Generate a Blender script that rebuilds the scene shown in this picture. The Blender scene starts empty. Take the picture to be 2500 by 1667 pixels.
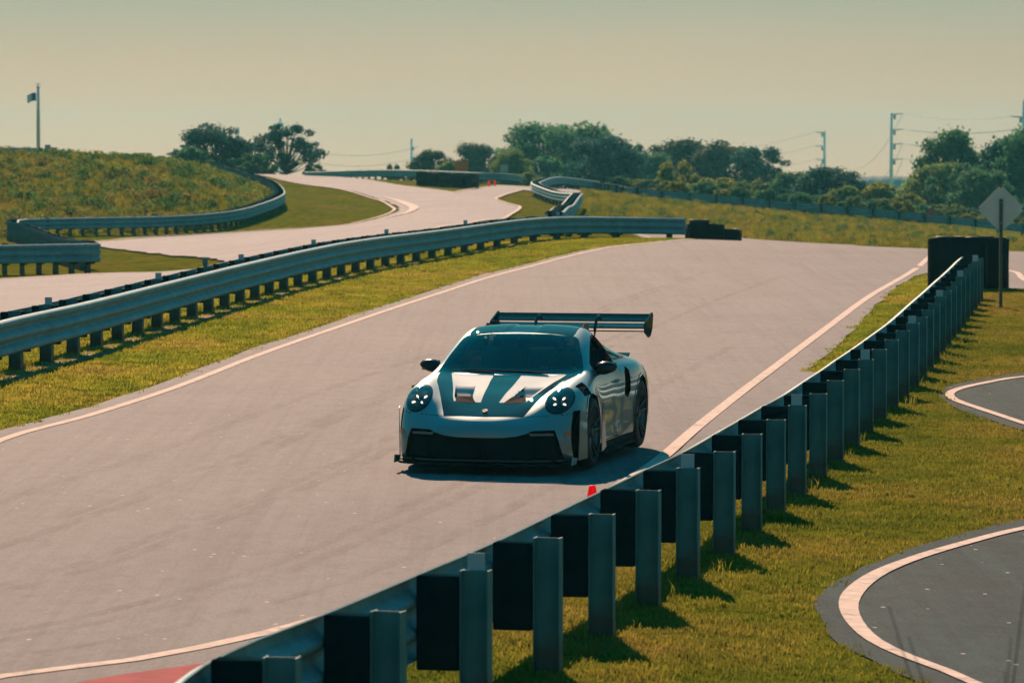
import bpy, bmesh, math, random
import numpy as np
from mathutils import Vector, Matrix
from mathutils.geometry import delaunay_2d_cdt
random.seed(7); rng = np.random.default_rng(11)
R = math.radians
scene = bpy.context.scene
col = scene.collection

# ------------------------------------------------------------ camera
F = 9600.0; CH = 3.49; PITCH = math.atan(393.5 / F)      # focal length in photo pixels (2500 wide)
cam_d = bpy.data.cameras.new('camera'); cam_d.sensor_width = 36; cam_d.lens = 36 * F / 2500
cam_d.clip_start = 0.5; cam_d.clip_end = 20000
cam = bpy.data.objects.new('camera', cam_d); col.objects.link(cam)
cam.location = (0, 0, CH); cam.rotation_euler = (math.pi / 2 - PITCH, 0, 0)
scene.camera = cam
cam_d.dof.use_dof = True; cam_d.dof.focus_distance = 40.0; cam_d.dof.aperture_fstop = 5.6

# ------------------------------------------------------------ world, sun, exposure
SUN_EL, SUN_AZ = R(33), R(-9)         # ahead of the camera, a little to the left
world = bpy.data.worlds.new('World'); scene.world = world; world.use_nodes = True
nt = world.node_tree; nt.nodes.clear()
wo = nt.nodes.new('ShaderNodeOutputWorld'); bg = nt.nodes.new('ShaderNodeBackground')
sky = nt.nodes.new('ShaderNodeTexSky'); sky.sky_type = 'NISHITA'; sky.sun_disc = False
sky.sun_elevation = SUN_EL; sky.sun_rotation = SUN_AZ; sky.air_density = 1.0; sky.dust_density = 0.15; sky.ozone_density = 1.5
tc = nt.nodes.new('ShaderNodeTexCoord'); sp = nt.nodes.new('ShaderNodeSeparateXYZ')
ramp = nt.nodes.new('ShaderNodeValToRGB')
nt.links.new(tc.outputs['Generated'], sp.inputs[0]); nt.links.new(sp.outputs['Z'], ramp.inputs[0])
cr = ramp.color_ramp; cr.interpolation = 'LINEAR'
SKY_RAMP = [(0.0, (.63, .345, .265)), (.03, (.54, .335, .275)), (.06, (.31, .335, .295)), (.12, (.17, .38, .37)), (.22, (.085, .52, .48)), (.4, (.035, .68, .62)), (.75, (.03, 1.5, 1.3)), (1.0, (.03, 1.7, 1.55))]
cr.elements[0].position = SKY_RAMP[0][0]; cr.elements[0].color = SKY_RAMP[0][1] + (1,)
cr.elements[1].position = 1.0; cr.elements[1].color = SKY_RAMP[-1][1] + (1,)
for p_, c_ in SKY_RAMP[1:-1]:
    e_ = cr.elements.new(p_); e_.color = c_ + (1,)
mul = nt.nodes.new('ShaderNodeMix'); mul.data_type = 'RGBA'; mul.blend_type = 'MULTIPLY'; mul.inputs['Factor'].default_value = 1
nt.links.new(sky.outputs[0], mul.inputs[6]); nt.links.new(ramp.outputs[0], mul.inputs[7])
cln = nt.nodes.new('ShaderNodeTexNoise'); cln.inputs['Scale'].default_value = 7.0; cln.inputs['Detail'].default_value = 5; cmp_ = nt.nodes.new('ShaderNodeMapping'); cmp_.inputs['Scale'].default_value = (1, 1, 4.5)
nt.links.new(tc.outputs['Generated'], cmp_.inputs[0]); nt.links.new(cmp_.outputs[0], cln.inputs['Vector'])
clr = nt.nodes.new('ShaderNodeValToRGB'); clr.color_ramp.elements[0].position = .3; clr.color_ramp.elements[0].color = (.955, .965, .975, 1); clr.color_ramp.elements[1].position = .7; clr.color_ramp.elements[1].color = (1.04, 1.03, 1.02, 1); nt.links.new(cln.outputs['Fac'], clr.inputs[0])
mul2 = nt.nodes.new('ShaderNodeMix'); mul2.data_type = 'RGBA'; mul2.blend_type = 'MULTIPLY'; mul2.inputs['Factor'].default_value = 1; nt.links.new(mul.outputs[2], mul2.inputs[6]); nt.links.new(clr.outputs[0], mul2.inputs[7])
nt.links.new(mul2.outputs[2], bg.inputs[0]); nt.links.new(bg.outputs[0], wo.inputs[0])
bg.inputs[1].default_value = 0.05
sun_d = bpy.data.lights.new('sun', 'SUN'); sun_d.energy = 4.6; sun_d.angle = R(0.53); sun_d.color = (1.0, .62, .42)
sun = bpy.data.objects.new('sun', sun_d); col.objects.link(sun)
sd = Vector((math.sin(SUN_AZ) * math.cos(SUN_EL), math.cos(SUN_AZ) * math.cos(SUN_EL), math.sin(SUN_EL)))
sun.rotation_euler = sd.to_track_quat('Z', 'Y').to_euler(); sun.location = (0, 100, 80)
scene.view_settings.view_transform = 'Standard'; scene.view_settings.look = 'None'
scene.view_settings.exposure = 1.0; scene.view_settings.gamma = 1.0
scene.view_settings.use_curve_mapping = False
scene.cycles.max_bounces = 8; scene.cycles.transparent_max_bounces = 16

# ------------------------------------------------------------ helpers
def tag(o, label=None, cat=None, group=None, kind=None):
    if label: o['label'] = label
    if cat: o['category'] = cat
    if group: o['group'] = group
    if kind: o['kind'] = kind
    return o
def link(name, me, m=None, parent=None, smooth=False):
    o = bpy.data.objects.new(name, me); col.objects.link(o)
    if m is not None and len(me.materials) == 0: me.materials.append(m)
    if parent is not None: o.parent = parent
    if smooth: me.shade_smooth()
    return o
def empty(name, loc=(0, 0, 0), rz=0, parent=None):
    o = bpy.data.objects.new(name, None); col.objects.link(o); o.location = loc; o.rotation_euler = (0, 0, rz)
    o.empty_display_size = .2
    if parent: o.parent = parent
    return o
def children(o): return [c for c in list(bpy.data.objects) if c.parent == o]
def copy_thing(root, kids, loc, rz=0, scale=None, label=None):
    r = root.copy(); col.objects.link(r); r.location = loc; r.rotation_euler = (0, 0, rz)
    if scale: r.scale = scale
    if label: r['label'] = label
    for k in kids:
        c = k.copy(); c.parent = r; col.objects.link(c)
    return r
def mesh(name, vs, fs, m=None, parent=None, smooth=False):
    me = bpy.data.meshes.new(name); me.from_pydata([tuple(v) for v in vs], [], [tuple(f) for f in fs]); me.update()
    return link(name, me, m, parent, smooth)
class MB:
    """collects simple shapes for one mesh object"""
    def __init__(s): s.v = []; s.f = []
    def add(s, vs, fs):
        n = len(s.v); s.v += [tuple(v) for v in vs]; s.f += [tuple(i + n for i in f) for f in fs]; return s
    def box(s, c, d, rz=0, M=None):
        x, y, z = d[0] / 2, d[1] / 2, d[2] / 2; ca, sa = math.cos(rz), math.sin(rz)
        vs = []
        for k in range(8):
            px, py, pz = (x if k & 1 else -x), (y if k & 2 else -y), (z if k & 4 else -z)
            vs.append((c[0] + px * ca - py * sa, c[1] + px * sa + py * ca, c[2] + pz))
        if M is not None: vs = [tuple(M @ Vector(v)) for v in vs]
        return s.add(vs, [(0, 2, 3, 1), (4, 5, 7, 6), (0, 1, 5, 4), (2, 6, 7, 3), (0, 4, 6, 2), (1, 3, 7, 5)])
    def tube(s, pts, r, n=8, cap=True):
        pts = [Vector(p) for p in pts]; rs = r if isinstance(r, (list, tuple)) else [r] * len(pts)
        rings = []
        up = Vector((0, 0, 1))
        for i, p in enumerate(pts):
            d = (pts[min(i + 1, len(pts) - 1)] - pts[max(i - 1, 0)]).normalized()
            a = d.cross(up if abs(d.z) < .95 else Vector((0, 1, 0))).normalized(); b = d.cross(a)
            rings.append([p + (a * math.cos(2 * math.pi * k / n) + b * math.sin(2 * math.pi * k / n)) * rs[i] for k in range(n)])
        vs = [v for r_ in rings for v in r_]; fs = []
        for i in range(len(pts) - 1):
            for k in range(n):
                k2 = (k + 1) % n; fs.append((i * n + k, i * n + k2, (i + 1) * n + k2, (i + 1) * n + k))
        if cap: fs += [tuple(range(n))[::-1], tuple((len(pts) - 1) * n + k for k in range(n))]
        return s.add(vs, fs)
    def lathe(s, prof, c=(0, 0, 0), axis='z', n=24, closed=False):
        vs = []; fs = []
        for (r_, h) in prof:
            for k in range(n):
                a = 2 * math.pi * k / n; ca, sa = r_ * math.cos(a), r_ * math.sin(a)
                v = {'z': (ca, sa, h), 'x': (h, ca, sa), 'y': (ca, h, sa)}[axis]
                vs.append((v[0] + c[0], v[1] + c[1], v[2] + c[2]))
        m_ = len(prof)
        for i in range(m_ if closed else m_ - 1):
            for k in range(n):
                k2 = (k + 1) % n; j = (i + 1) % m_; fs.append((i * n + k, i * n + k2, j * n + k2, j * n + k))
        return s.add(vs, fs)
    def prism(s, poly, h0, h1, axis='z'):
        """poly of 2D points extruded along axis"""
        n = len(poly); vs = []
        for h in (h0, h1):
            for (a, b) in poly: vs.append({'z': (a, b, h), 'x': (h, a, b), 'y': (a, h, b)}[axis])
        fs = [tuple(range(n))[::-1], tuple(range(n, 2 * n))] + [(k, (k + 1) % n, n + (k + 1) % n, n + k) for k in range(n)]
        return s.add(vs, fs)
    def sweep(s, path, prof, rights, ups):
        """prof: (offset right, offset up) open polyline, swept along path points"""
        n = len(prof); vs = []
        for p, r_, u_ in zip(path, rights, ups):
            for (a, b) in prof: vs.append(tuple(np.array(p) + np.array(r_) * a + np.array(u_) * b))
        fs = []
        for i in range(len(path) - 1):
            for k in range(n - 1): fs.append((i * n + k, i * n + k + 1, (i + 1) * n + k + 1, (i + 1) * n + k))
        return s.add(vs, fs)
    def build(s, name, m=None, parent=None, smooth=False):
        return mesh(name, s.v, s.f, m, parent, smooth)
def auto_smooth(o, ang=35):
    me = o.data; me.shade_smooth()
    try: me.set_sharp_from_angle(angle=R(ang))
    except Exception: pass
    return o

# ------------------------------------------------------------ materials
def new_mat(name):
    m = bpy.data.materials.new(name); m.use_nodes = True; n = m.node_tree
    return m, n, n.nodes['Principled BSDF']
def N(n, t, **kw):
    x = n.nodes.new(t)
    for k, v in kw.items():
        if k in x.inputs.keys(): x.inputs[k].default_value = v
        else: setattr(x, k, v)
    return x
def noise(n, vec, scale, detail=4, rough=.55):
    x = N(n, 'ShaderNodeTexNoise', Scale=scale, Detail=detail, Roughness=rough)
    if vec is not None: n.links.new(vec, x.inputs['Vector'])
    return x.outputs['Fac']
def rampn(n, fac, stops):
    r_ = n.nodes.new('ShaderNodeValToRGB'); e = r_.color_ramp.elements
    e[0].position = stops[0][0]; e[0].color = tuple(stops[0][1]) + (1,)
    e[1].position = stops[-1][0]; e[1].color = tuple(stops[-1][1]) + (1,)
    for p_, c_ in stops[1:-1]:
        q = e.new(p_); q.color = tuple(c_) + (1,)
    n.links.new(fac, r_.inputs[0]); return r_.outputs[0]
def mix(n, fac, a, b, mode='MIX'):
    x = n.nodes.new('ShaderNodeMix'); x.data_type = 'RGBA'; x.blend_type = mode
    for s_, v in ((x.inputs[0], fac), (x.inputs[6], a), (x.inputs[7], b)):
        if hasattr(v, 'is_linked'): n.links.new(v, s_)
        elif isinstance(v, (int, float)): s_.default_value = v
        else: s_.default_value = tuple(v) + (1,)
    return x.outputs[2]
def mapping(n, scale=(1, 1, 1), rot=(0, 0, 0), coord='Object'):
    t = n.nodes.new('ShaderNodeTexCoord'); m_ = n.nodes.new('ShaderNodeMapping')
    m_.inputs['Scale'].default_value = scale; m_.inputs['Rotation'].default_value = rot
    n.links.new(t.outputs[coord], m_.inputs[0]); return m_.outputs[0]
def bump(n, b, h, strength=.3, dist=.02):
    x = N(n, 'ShaderNodeBump', Strength=strength, Distance=dist); n.links.new(h, x.inputs['Height']); n.links.new(x.outputs[0], b.inputs['Normal'])
def simple(name, c, rough=.5, metal=0., var=.12, vs=6., **kw):
    m, n, b = new_mat(name)
    v = mapping(n); f_ = noise(n, v, vs, 5)
    d = tuple(max(0, x * (1 - var)) for x in c); l = tuple(min(1, x * (1 + var)) for x in c)
    n.links.new(rampn(n, f_, [(.3, d), (.7, l)]), b.inputs['Base Color'])
    b.inputs['Roughness'].default_value = rough; b.inputs['Metallic'].default_value = metal
    for k, v_ in kw.items(): b.inputs[k.replace('_', ' ')].default_value = v_
    return m
# ------------------------------------------------------------ terrain height from surveyed points
def ray(px, py):
    a = (px - 1250) / F; b = (833.5 - py) / F; c, s_ = math.cos(PITCH), math.sin(PITCH)
    return np.array([a, c + b * s_, -s_ + b * c])
def slope_base(Y): return 0.0146 * Y
CP = []     # (photo x bearing, distance, residual height over the tilted plane)
def cp_h(px, Z, h): CP.append((px, Z, h - slope_base(Z)))
def cp_p(px, py, Z): cp_h(px, Z, CH - (py - 440) * Z / F)
for Z, L in ((12, [(-3000, 0), (0, 0), (2500, 0), (5000, -.1)]), (18, [(-1500, 0), (0, 0), (1250, 0), (2500, -.08), (3800, -.1)]),
             (26, [(-500, 0), (500, 0), (1250, 0), (2000, -.1), (2700, -.15)]), (40, [(-400, 0), (0, 0), (700, 0), (1500, 0), (1900, -.1), (2600, -.15)]),
             (60, [(-100, 0), (600, 0), (1200, 0), (1900, 0), (2400, -.06), (2900, -.1)]), (80, [(700, 0), (1000, 0), (1600, 0), (2100, 0), (2440, 0), (2800, 0), (0, -.15), (-400, -.2)]),
             (95, [(900, 0), (1300, 0), (1700, 0), (2200, 0), (2700, 0), (500, -.2)])):
    for px, r_ in L: CP.append((px, Z, r_))
for px, Z, h in ((1700, 113, 1.784), (2260, 110, 1.565), (1450, 110, 1.77), (1100, 105, 1.55), (1980, 112, 1.68), (2500, 107, 1.50), (2800, 107, 1.4),
                 (1700, 130, 1.3), (1900, 150, .9), (2260, 130, .95), (2500, 130, 1.0), (2600, 160, .5), (1500, 135, 1.4), (1350, 135, 1.6), (1500, 170, 1.5)): cp_h(px, Z, h)
for p_ in ((1900, 572, 205), (1600, 522, 220), (1450, 475, 250), (2100, 562, 230), (2450, 592, 200), (1370, 462, 270), (1550, 489, 268), (1752, 506, 266), (1934, 524, 264), (2156, 543, 262), (2398, 570, 258), (2700, 600, 250),
           # left circuit
           (0, 688, 100), (-400, 688, 100), (0, 672, 103), (250, 668, 104), (390, 668, 105), (245, 594, 165), (100, 585, 175), (383, 573, 180), (560, 563, 183), (690, 527, 192), (673, 490, 210), (631, 465, 225), (597, 455, 240),
           (640, 427, 272), (510, 432, 262), (720, 442, 262), (870, 495, 215), (915, 520, 200), (720, 548, 183), (842, 554, 172), (980, 514, 198), (903, 487, 225), (826, 462, 243), (268, 609, 150), (400, 640, 125), (532, 637, 118),
           (750, 600, 125), (750, 566, 165), (1000, 560, 130), (1100, 540, 155), (1112, 471, 235), (1018, 459, 250), (827, 434, 280), (750, 431, 283), (1286, 462, 255), (1209, 489, 215), (1267, 510, 195), (1224, 539, 165),
           (900, 437, 290), (1090, 457, 262), (1190, 457, 265), (1250, 452, 280), (1390, 503, 235), (1290, 480, 255), (1350, 545, 170), (1400, 470, 262),
           # scrub hill
           (0, 392, 215), (100, 396, 215), (330, 408, 215), (430, 415, 220), (520, 428, 235), (200, 460, 200), (450, 470, 200), (600, 495, 200), (20, 592, 165), (-200, 585, 175), (-300, 392, 215), (-200, 470, 200), (0, 500, 190)): cp_p(*p_)
for px, Z, h in ((900, 335, 3.0), (600, 335, 3.3), (0, 245, 4.4), (300, 245, 4.2), (0, 300, 3.2), (500, 275, 3.5), (1200, 335, 2.6), (1500, 340, 2.2), (2000, 340, .6), (2500, 330, .2),
                 (-800, 250, 4), (3200, 250, 0), (3200, 120, 1.2), (-900, 150, .9)): cp_h(px, Z, h)
CPa = np.array(CP); KX = 1250.0
def feat(px, Z): return np.stack([(px - 1250) / KX, np.log(Z) * 2.2], -1)
A_ = feat(CPa[:, 0], CPa[:, 1]); nC = len(A_)
def tps(d2): return np.where(d2 > 0, d2 * np.log(np.maximum(d2, 1e-12)), 0)
K_ = tps(((A_[:, None] - A_[None]) ** 2).sum(-1)) + np.eye(nC) * 2e-3
P_ = np.hstack([np.ones((nC, 1)), A_]); M_ = np.block([[K_, P_], [P_.T, np.zeros((3, 3))]])
W_ = np.linalg.solve(M_, np.concatenate([CPa[:, 2], np.zeros(3)]))
def resid(px, Z):
    px = np.clip(px, -900, 3400); Z = np.clip(Z, 12, 345); q = feat(px, Z); sh = q.shape[:-1]; q = q.reshape(-1, 2)
    out = np.empty(len(q))
    for i in range(0, len(q), 20000):
        b = q[i:i + 20000]; out[i:i + 20000] = tps(((b[:, None] - A_[None]) ** 2).sum(-1)) @ W_[:nC] + W_[nC] + b @ W_[nC + 1:]
    return out.reshape(sh)
# cached on a regular bearing/log-distance lattice
GU = np.linspace(-900, 3400, 431); GL = np.linspace(math.log(12), math.log(345), 300)
GR = resid(*np.meshgrid(GU, np.exp(GL), indexing='ij'))
def hgt(X, Y):
    X = np.asarray(X, float); Y = np.asarray(Y, float); Yc = np.maximum(Y, 12.)
    px = np.clip(1250 + F * X / Yc, -900, 3399.9); l = np.clip(np.log(Yc), GL[0], GL[-1] - 1e-9)
    a = (px - GU[0]) / (GU[1] - GU[0]); b = (l - GL[0]) / (GL[1] - GL[0]); i = a.astype(int); j = np.minimum(b.astype(int), 298); a = a - i; b = b - j
    i = np.minimum(i, 429)
    r_ = (GR[i, j] * (1 - a) * (1 - b) + GR[i + 1, j] * a * (1 - b) + GR[i, j + 1] * (1 - a) * b + GR[i + 1, j + 1] * a * b)
    h = slope_base(np.minimum(Y, 345)) + r_
    t = np.clip((Y - 340) / 400, 0, 1); t = t * t * (3 - 2 * t)
    return h * (1 - t) + (-3.0) * t
def G(px, py, y0=11., y1=480.):
    """point of the ground seen at a photo pixel"""
    d = ray(px, py); Ys = np.exp(np.linspace(math.log(y0), math.log(y1), 3000)); t = Ys / d[1]
    g = hgt(d[0] * t, Ys) - (CH + d[2] * t); k = np.where((g[:-1] < 0) & (g[1:] >= 0))[0]
    if len(k) == 0: return np.array([d[0] * t[-1], Ys[-1]])
    k = k[0]; w = g[k] / (g[k] - g[k + 1]); tt = t[k] + (t[k + 1] - t[k]) * w
    return np.array([d[0] * tt, d[1] * tt])
def at(px, Z): return np.array([(px - 1250) / F * Z, Z])
def P3(xy, dz=0.): return (float(xy[0]), float(xy[1]), float(hgt(xy[0], xy[1])) + dz)
def smooth_line(pts, step=1.0, closed=False):
    """centripetal-ish resampled Catmull-Rom through 2D points"""
    P = [np.array(p, float) for p in pts]; n = len(P); out = []
    rngk = range(n if closed else n - 1)
    for i in rngk:
        p1, p2 = P[i], P[(i + 1) % n]
        p0 = P[(i - 1) % n] if (closed or i > 0) else 2 * p1 - p2
        p3 = P[(i + 2) % n] if (closed or i < n - 2) else 2 * p2 - p1
        L = np.linalg.norm(p2 - p1); m = max(2, int(L / step))
        a0, a1, a2 = max(np.linalg.norm(p1 - p0), 1e-6) ** .5, max(L, 1e-6) ** .5, max(np.linalg.norm(p3 - p2), 1e-6) ** .5
        t0, t1 = 0, a0; t2 = t1 + a1; t3 = t2 + a2
        for k in range(m):
            t = t1 + (t2 - t1) * k / m
            A1 = (t1 - t) / (t1 - t0) * p0 + (t - t0) / (t1 - t0) * p1; A2 = (t2 - t) / (t2 - t1) * p1 + (t - t1) / (t2 - t1) * p2; A3 = (t3 - t) / (t3 - t2) * p2 + (t - t2) / (t3 - t2) * p3
            B1 = (t2 - t) / (t2 - t0) * A1 + (t - t0) / (t2 - t0) * A2; B2 = (t3 - t) / (t3 - t1) * A2 + (t - t1) / (t3 - t1) * A3
            out.append((t2 - t) / (t2 - t1) * B1 + (t - t1) / (t2 - t1) * B2)
    if not closed: out.append(P[-1])
    return np.array(out)
def offset(line, d):
    T = np.gradient(line, axis=0); T /= np.linalg.norm(T, axis=1)[:, None] + 1e-9
    Nn = np.stack([T[:, 1], -T[:, 0]], 1); dd = np.asarray(d); return line + Nn * (dd[:, None] if dd.ndim else dd)

# ground sheet
ux = np.concatenate([-np.geomspace(6, .30, 26), np.linspace(-.28, -.15, 22), np.linspace(-.148, .16, 380), np.linspace(.165, .30, 22), np.geomspace(.33, 6, 24)])
yy = np.concatenate([[-60, -20, -5, 4, 9], np.exp(np.linspace(math.log(12), math.log(345), 460)), [355, 370, 390, 420, 460, 510, 570, 640, 740, 900, 1200, 1600, 2100, 2700, 3300]])
UU, YY = np.meshgrid(ux, yy, indexing='ij'); XX = np.clip(UU * np.maximum(YY, 12.), -2600, 2600)
ZZ = hgt(XX, YY); nu, ny = UU.shape
gv = np.stack([XX, YY, ZZ], -1).reshape(-1, 3)
ii, jj = np.meshgrid(np.arange(nu - 1), np.arange(ny - 1), indexing='ij'); q0 = (ii * ny + jj).ravel()
gf = np.stack([q0, q0 + ny, q0 + ny + 1, q0 + 1], 1)
def np_mesh(name, v, f):
    me = bpy.data.meshes.new(name); k = f.shape[1]
    me.vertices.add(len(v)); me.vertices.foreach_set('co', np.ascontiguousarray(v, np.float32).ravel())
    me.loops.add(f.size); me.loops.foreach_set('vertex_index', f.ravel().astype(np.int32))
    me.polygons.add(len(f)); me.polygons.foreach_set('loop_start', np.arange(0, f.size, k, dtype=np.int32)); me.polygons.foreach_set('loop_total', np.full(len(f), k, np.int32))
    me.update(calc_edges=True); return me

m_grass, n, b = new_mat('mown_grass')
v = mapping(n); a1 = noise(n, v, .35, 6, .6); a2 = noise(n, mapping(n, (1, .55, 1)), 2.2, 6, .65); a3 = noise(n, v, 30, 3, .6)
c1 = rampn(n, a1, [(.30, (.075, .110, .012)), (.47, (.110, .130, .014)), (.60, (.150, .130, .022)), (.72, (.180, .115, .040))])
c2 = rampn(n, a2, [(.32, (.45, .55, .40)), (.52, (1, 1, 1)), (.70, (1.35, 1.2, 1.1))])
c3 = rampn(n, a3, [(.3, (.6, .62, .6)), (.7, (1.3, 1.3, 1.3))])
n.links.new(mix(n, 1., mix(n, 1., c1, c2, 'MULTIPLY'), c3, 'MULTIPLY'), b.inputs['Base Color']); b.inputs['Roughness'].default_value = .9
b.inputs['Specular IOR Level'].default_value = .0; bump(n, b, a3, .8, .05)
ground = link('ground', np_mesh('ground', gv, gf), m_grass, smooth=True); tag(ground, kind='structure')

def asphalt(name, base, rz, warm=1.0, marks=.24, spec=.18):
    m, n, b = new_mat(name)
    v = mapping(n); g1 = noise(n, v, 38, 5, .75); g2 = noise(n, v, .25, 5, .6)
    st = noise(n, mapping(n, (2.2, .05, 1), (0, 0, rz)), 1.0, 6, .7)           # wear along the driving line
    st2 = noise(n, mapping(n, (9, .12, 1), (0, 0, rz * 1.6)), 1.0, 4, .6)
    ch = N(n, 'ShaderNodeTexVoronoi', Scale=5.0); n.links.new(mapping(n, (1, .8, 1)), ch.inputs['Vector'])
    c = rampn(n, g1, [(.25, tuple(base * k for k in (.52, .56, .58))), (.5, (base * .86 * min(1, warm), base * .99, base * 1.09)), (.8, tuple(base * k for k in (1.6, 1.58, 1.52)))])
    c = mix(n, 1., c, rampn(n, g2, [(.3, (.86, .87, .90)), (.7, (1.10 * warm, 1.09, 1.06))]), 'MULTIPLY')
    c = mix(n, marks, c, mix(n, 1., c, rampn(n, st, [(.35, (.35, .37, .40)), (.52, (1, 1, 1)), (.75, (1.15, 1.12, 1.08))]), 'MULTIPLY'))
    c = mix(n, marks * .7, c, mix(n, 1., c, rampn(n, st2, [(.38, (.45, .46, .5)), (.5, (1, 1, 1))]), 'MULTIPLY'))
    md_ = noise(n, mapping(n, (1, .5, 1), (0, 0, rz)), 5.0, 6, .75); c = mix(n, 1., c, rampn(n, md_, [(.32, (.80, .81, .83)), (.5, (1, 1, 1)), (.7, (1.14, 1.13, 1.12))]), 'MULTIPLY')
    chip = rampn(n, ch.outputs['Distance'], [(.0, (1, 1, 1)), (.085, (1, 1, 1)), (.10, (0, 0, 0))])
    sel = rampn(n, ch.outputs['Color'], [(.62, (0, 0, 0)), (.66, (1, 1, 1))])
    c = mix(n, mix(n, 1., chip, sel, 'MULTIPLY'), c, (.42, .38, .33))
    n.links.new(c, b.inputs['Base Color']); b.inputs['Roughness'].default_value = .86; b.inputs['Specular IOR Level'].default_value = spec
    bump(n, b, g1, .55, .012); return m
m_road = asphalt('race_track_asphalt', .142, R(-8)); m_road_l = asphalt('infield_track_asphalt', .20, R(60), 1.08, .12)
m_road_r = asphalt('service_road_asphalt', .075, R(-50), .70, .25, .03)
m_line = simple('edge_line_paint', (.54, .46, .40), .9, var=.16, vs=9, Specular_IOR_Level=.1)
n = m_line.node_tree; b = n.nodes['Principled BSDF']; src_ = b.inputs['Base Color'].links[0].from_socket
n.links.new(mix(n, rampn(n, noise(n, mapping(n), 3.5, 8, .8), [(.36, (.8, .8, .8)), (.46, (0, 0, 0))]), src_, (.22, .21, .20)), b.inputs['Base Color'])
m_red = simple('red_paint', (.26, .045, .055), .9, var=.2, vs=5, Specular_IOR_Level=.1)

def drape(name, poly, step, dz, m, ragged=0., kind='structure', parent=None):
    """area inside a closed ground outline, laid over the terrain"""
    P = []
    for i in range(len(poly)):
        a, c = poly[i], poly[(i + 1) % len(poly)]; L = np.linalg.norm(c - a); k = max(1, int(L / (step * .6)))
        for j in range(k): P.append(a + (c - a) * j / k)
    P = np.array(P)
    if ragged: P = P + rng.normal(0, ragged, P.shape)
    nb = len(P); lo, hi = P.min(0), P.max(0)
    gx = np.arange(lo[0] + step * .3, hi[0], step); gy = np.arange(lo[1] + step * .3, hi[1], step * 1.5); q = np.stack(np.meshgrid(gx, gy), -1).reshape(-1, 2)
    a = P; c = np.roll(P, -1, 0); ins = np.zeros(len(q), bool)
    for s_, e_ in zip(a, c):
        cond = (s_[1] > q[:, 1]) != (e_[1] > q[:, 1])
        with np.errstate(divide='ignore', invalid='ignore'): xi = s_[0] + (q[:, 1] - s_[1]) / (e_[1] - s_[1]) * (e_[0] - s_[0])
        ins ^= cond & (q[:, 0] < xi)
    q = q[ins]; allp = [Vector(t) for t in np.vstack([P, q])]
    vo, _, fo, *_ = delaunay_2d_cdt(allp, [(i, (i + 1) % nb) for i in range(nb)], [], 1, 1e-5)
    vo = np.array([[t.x, t.y] for t in vo]); z = hgt(vo[:, 0], vo[:, 1]) + dz
    fs = []
    for f_ in fo:
        A, B, C = vo[f_[0]], vo[f_[1]], vo[f_[2]]
        fs.append(tuple(f_) if (B[0] - A[0]) * (C[1] - A[1]) - (B[1] - A[1]) * (C[0] - A[0]) > 0 else tuple(f_)[::-1])
    o = mesh(name, np.column_stack([vo, z]), fs, m, parent, True)
    if kind: o['kind'] = kind
    return o
def strip(name, line, w, dz, m, kind='structure'):
    w = np.broadcast_to(np.asarray(w, float), (len(line),)); cols = [offset(line, w * k) for k in (-.5, 0, .5)]
    vs = []; 
    for i in range(len(line)):
        for c in cols: vs.append(P3(c[i], dz))
    fs = [(i * 3 + k, i * 3 + k + 1, (i + 1) * 3 + k + 1, (i + 1) * 3 + k) for i in range(len(line) - 1) for k in (0, 1)]
    o = mesh(name, vs, fs, m, None, True); o['kind'] = kind; return o
def gl(pts, step=1.0): return smooth_line([G(*p) if len(p) == 2 else at(p[0], p[2]) for p in pts], step)

# main road: edge lines traced on the ground
L_left = smooth_line([at(-900, 24), at(-420, 31), G(0, 1078), G(213, 1018), G(425, 949), G(638, 866), G(850, 792), G(1063, 721), G(1275, 657), G(1488, 606), G(1640, 590), at(1720, 118), at(1640, 140), at(1500, 165)], .8)
L_right = smooth_line([at(-700, 22), G(0, 1656), G(319, 1616), G(638, 1552), G(802, 1507), G(1100, 1412), G(1330, 1296), G(1509, 1191), G(1594, 1137), G(1700, 1047), G(1807, 962), G(1913, 882), G(2019, 802), G(2126, 723), G(2253, 643), at(2290, 112), at(2200, 140), at(2050, 170)], .8)
edgeL = offset(L_left, -.36); edgeL[:, 0] += 0
strip_in = [G(1970, 907), G(2060, 832), G(2130, 756), G(2190, 700), G(2235, 676), G(2262, 668)]
rail_xy = [at(280, 16.5), at(515, 19.5), at(802, 21.4), at(1031, 23.3), at(1219, 25.2), at(1359, 27.1), at(1481, 29.0), at(1585, 30.9), at(1680, 32.8), at(1750, 34.7), at(1814, 36.6), at(1870, 38.5), at(1923, 40.3), at(1967, 42.2), at(2011, 44.1), at(2048, 46.0), at(2084, 47.9), at(2116, 49.8), at(2145, 51.7), at(2170, 53.5), at(2230, 59.5), at(2285, 66.5), at(2325, 73), at(2352, 79.0)]
rail_r = smooth_line(rail_xy, .5)
nr = offset(rail_r, np.interp(rail_r[:, 1], [0, 28, 37, 44], [-.85, -.80, -.22, -.10]))
k_in = np.argmin(np.abs(nr[:, 1] - G(1970, 907)[1]))
polyR = [at(-1800, 16), at(0, 14), at(280, 16)] + list(nr[2:k_in:3]) + strip_in + [G(2300, 690), G(2460, 705), G(2700, 712), G(3300, 700), at(3300, 104), at(2700, 108), at(2330, 121), at(2250, 145), at(2080, 175)]
main_poly = np.array(list(edgeL[::2]) + polyR[::-1])
drape('road', main_poly, 1.6, .012, m_road, .025)
m_mark = bpy.data.materials.new('tyre_marks'); m_mark.use_nodes = True; n = m_mark.node_tree; b = n.nodes['Principled BSDF']; b.inputs['Base Color'].default_value = (.045, .05, .055, 1); b.inputs['Roughness'].default_value = .8; b.inputs['Specular IOR Level'].default_value = .2
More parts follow.
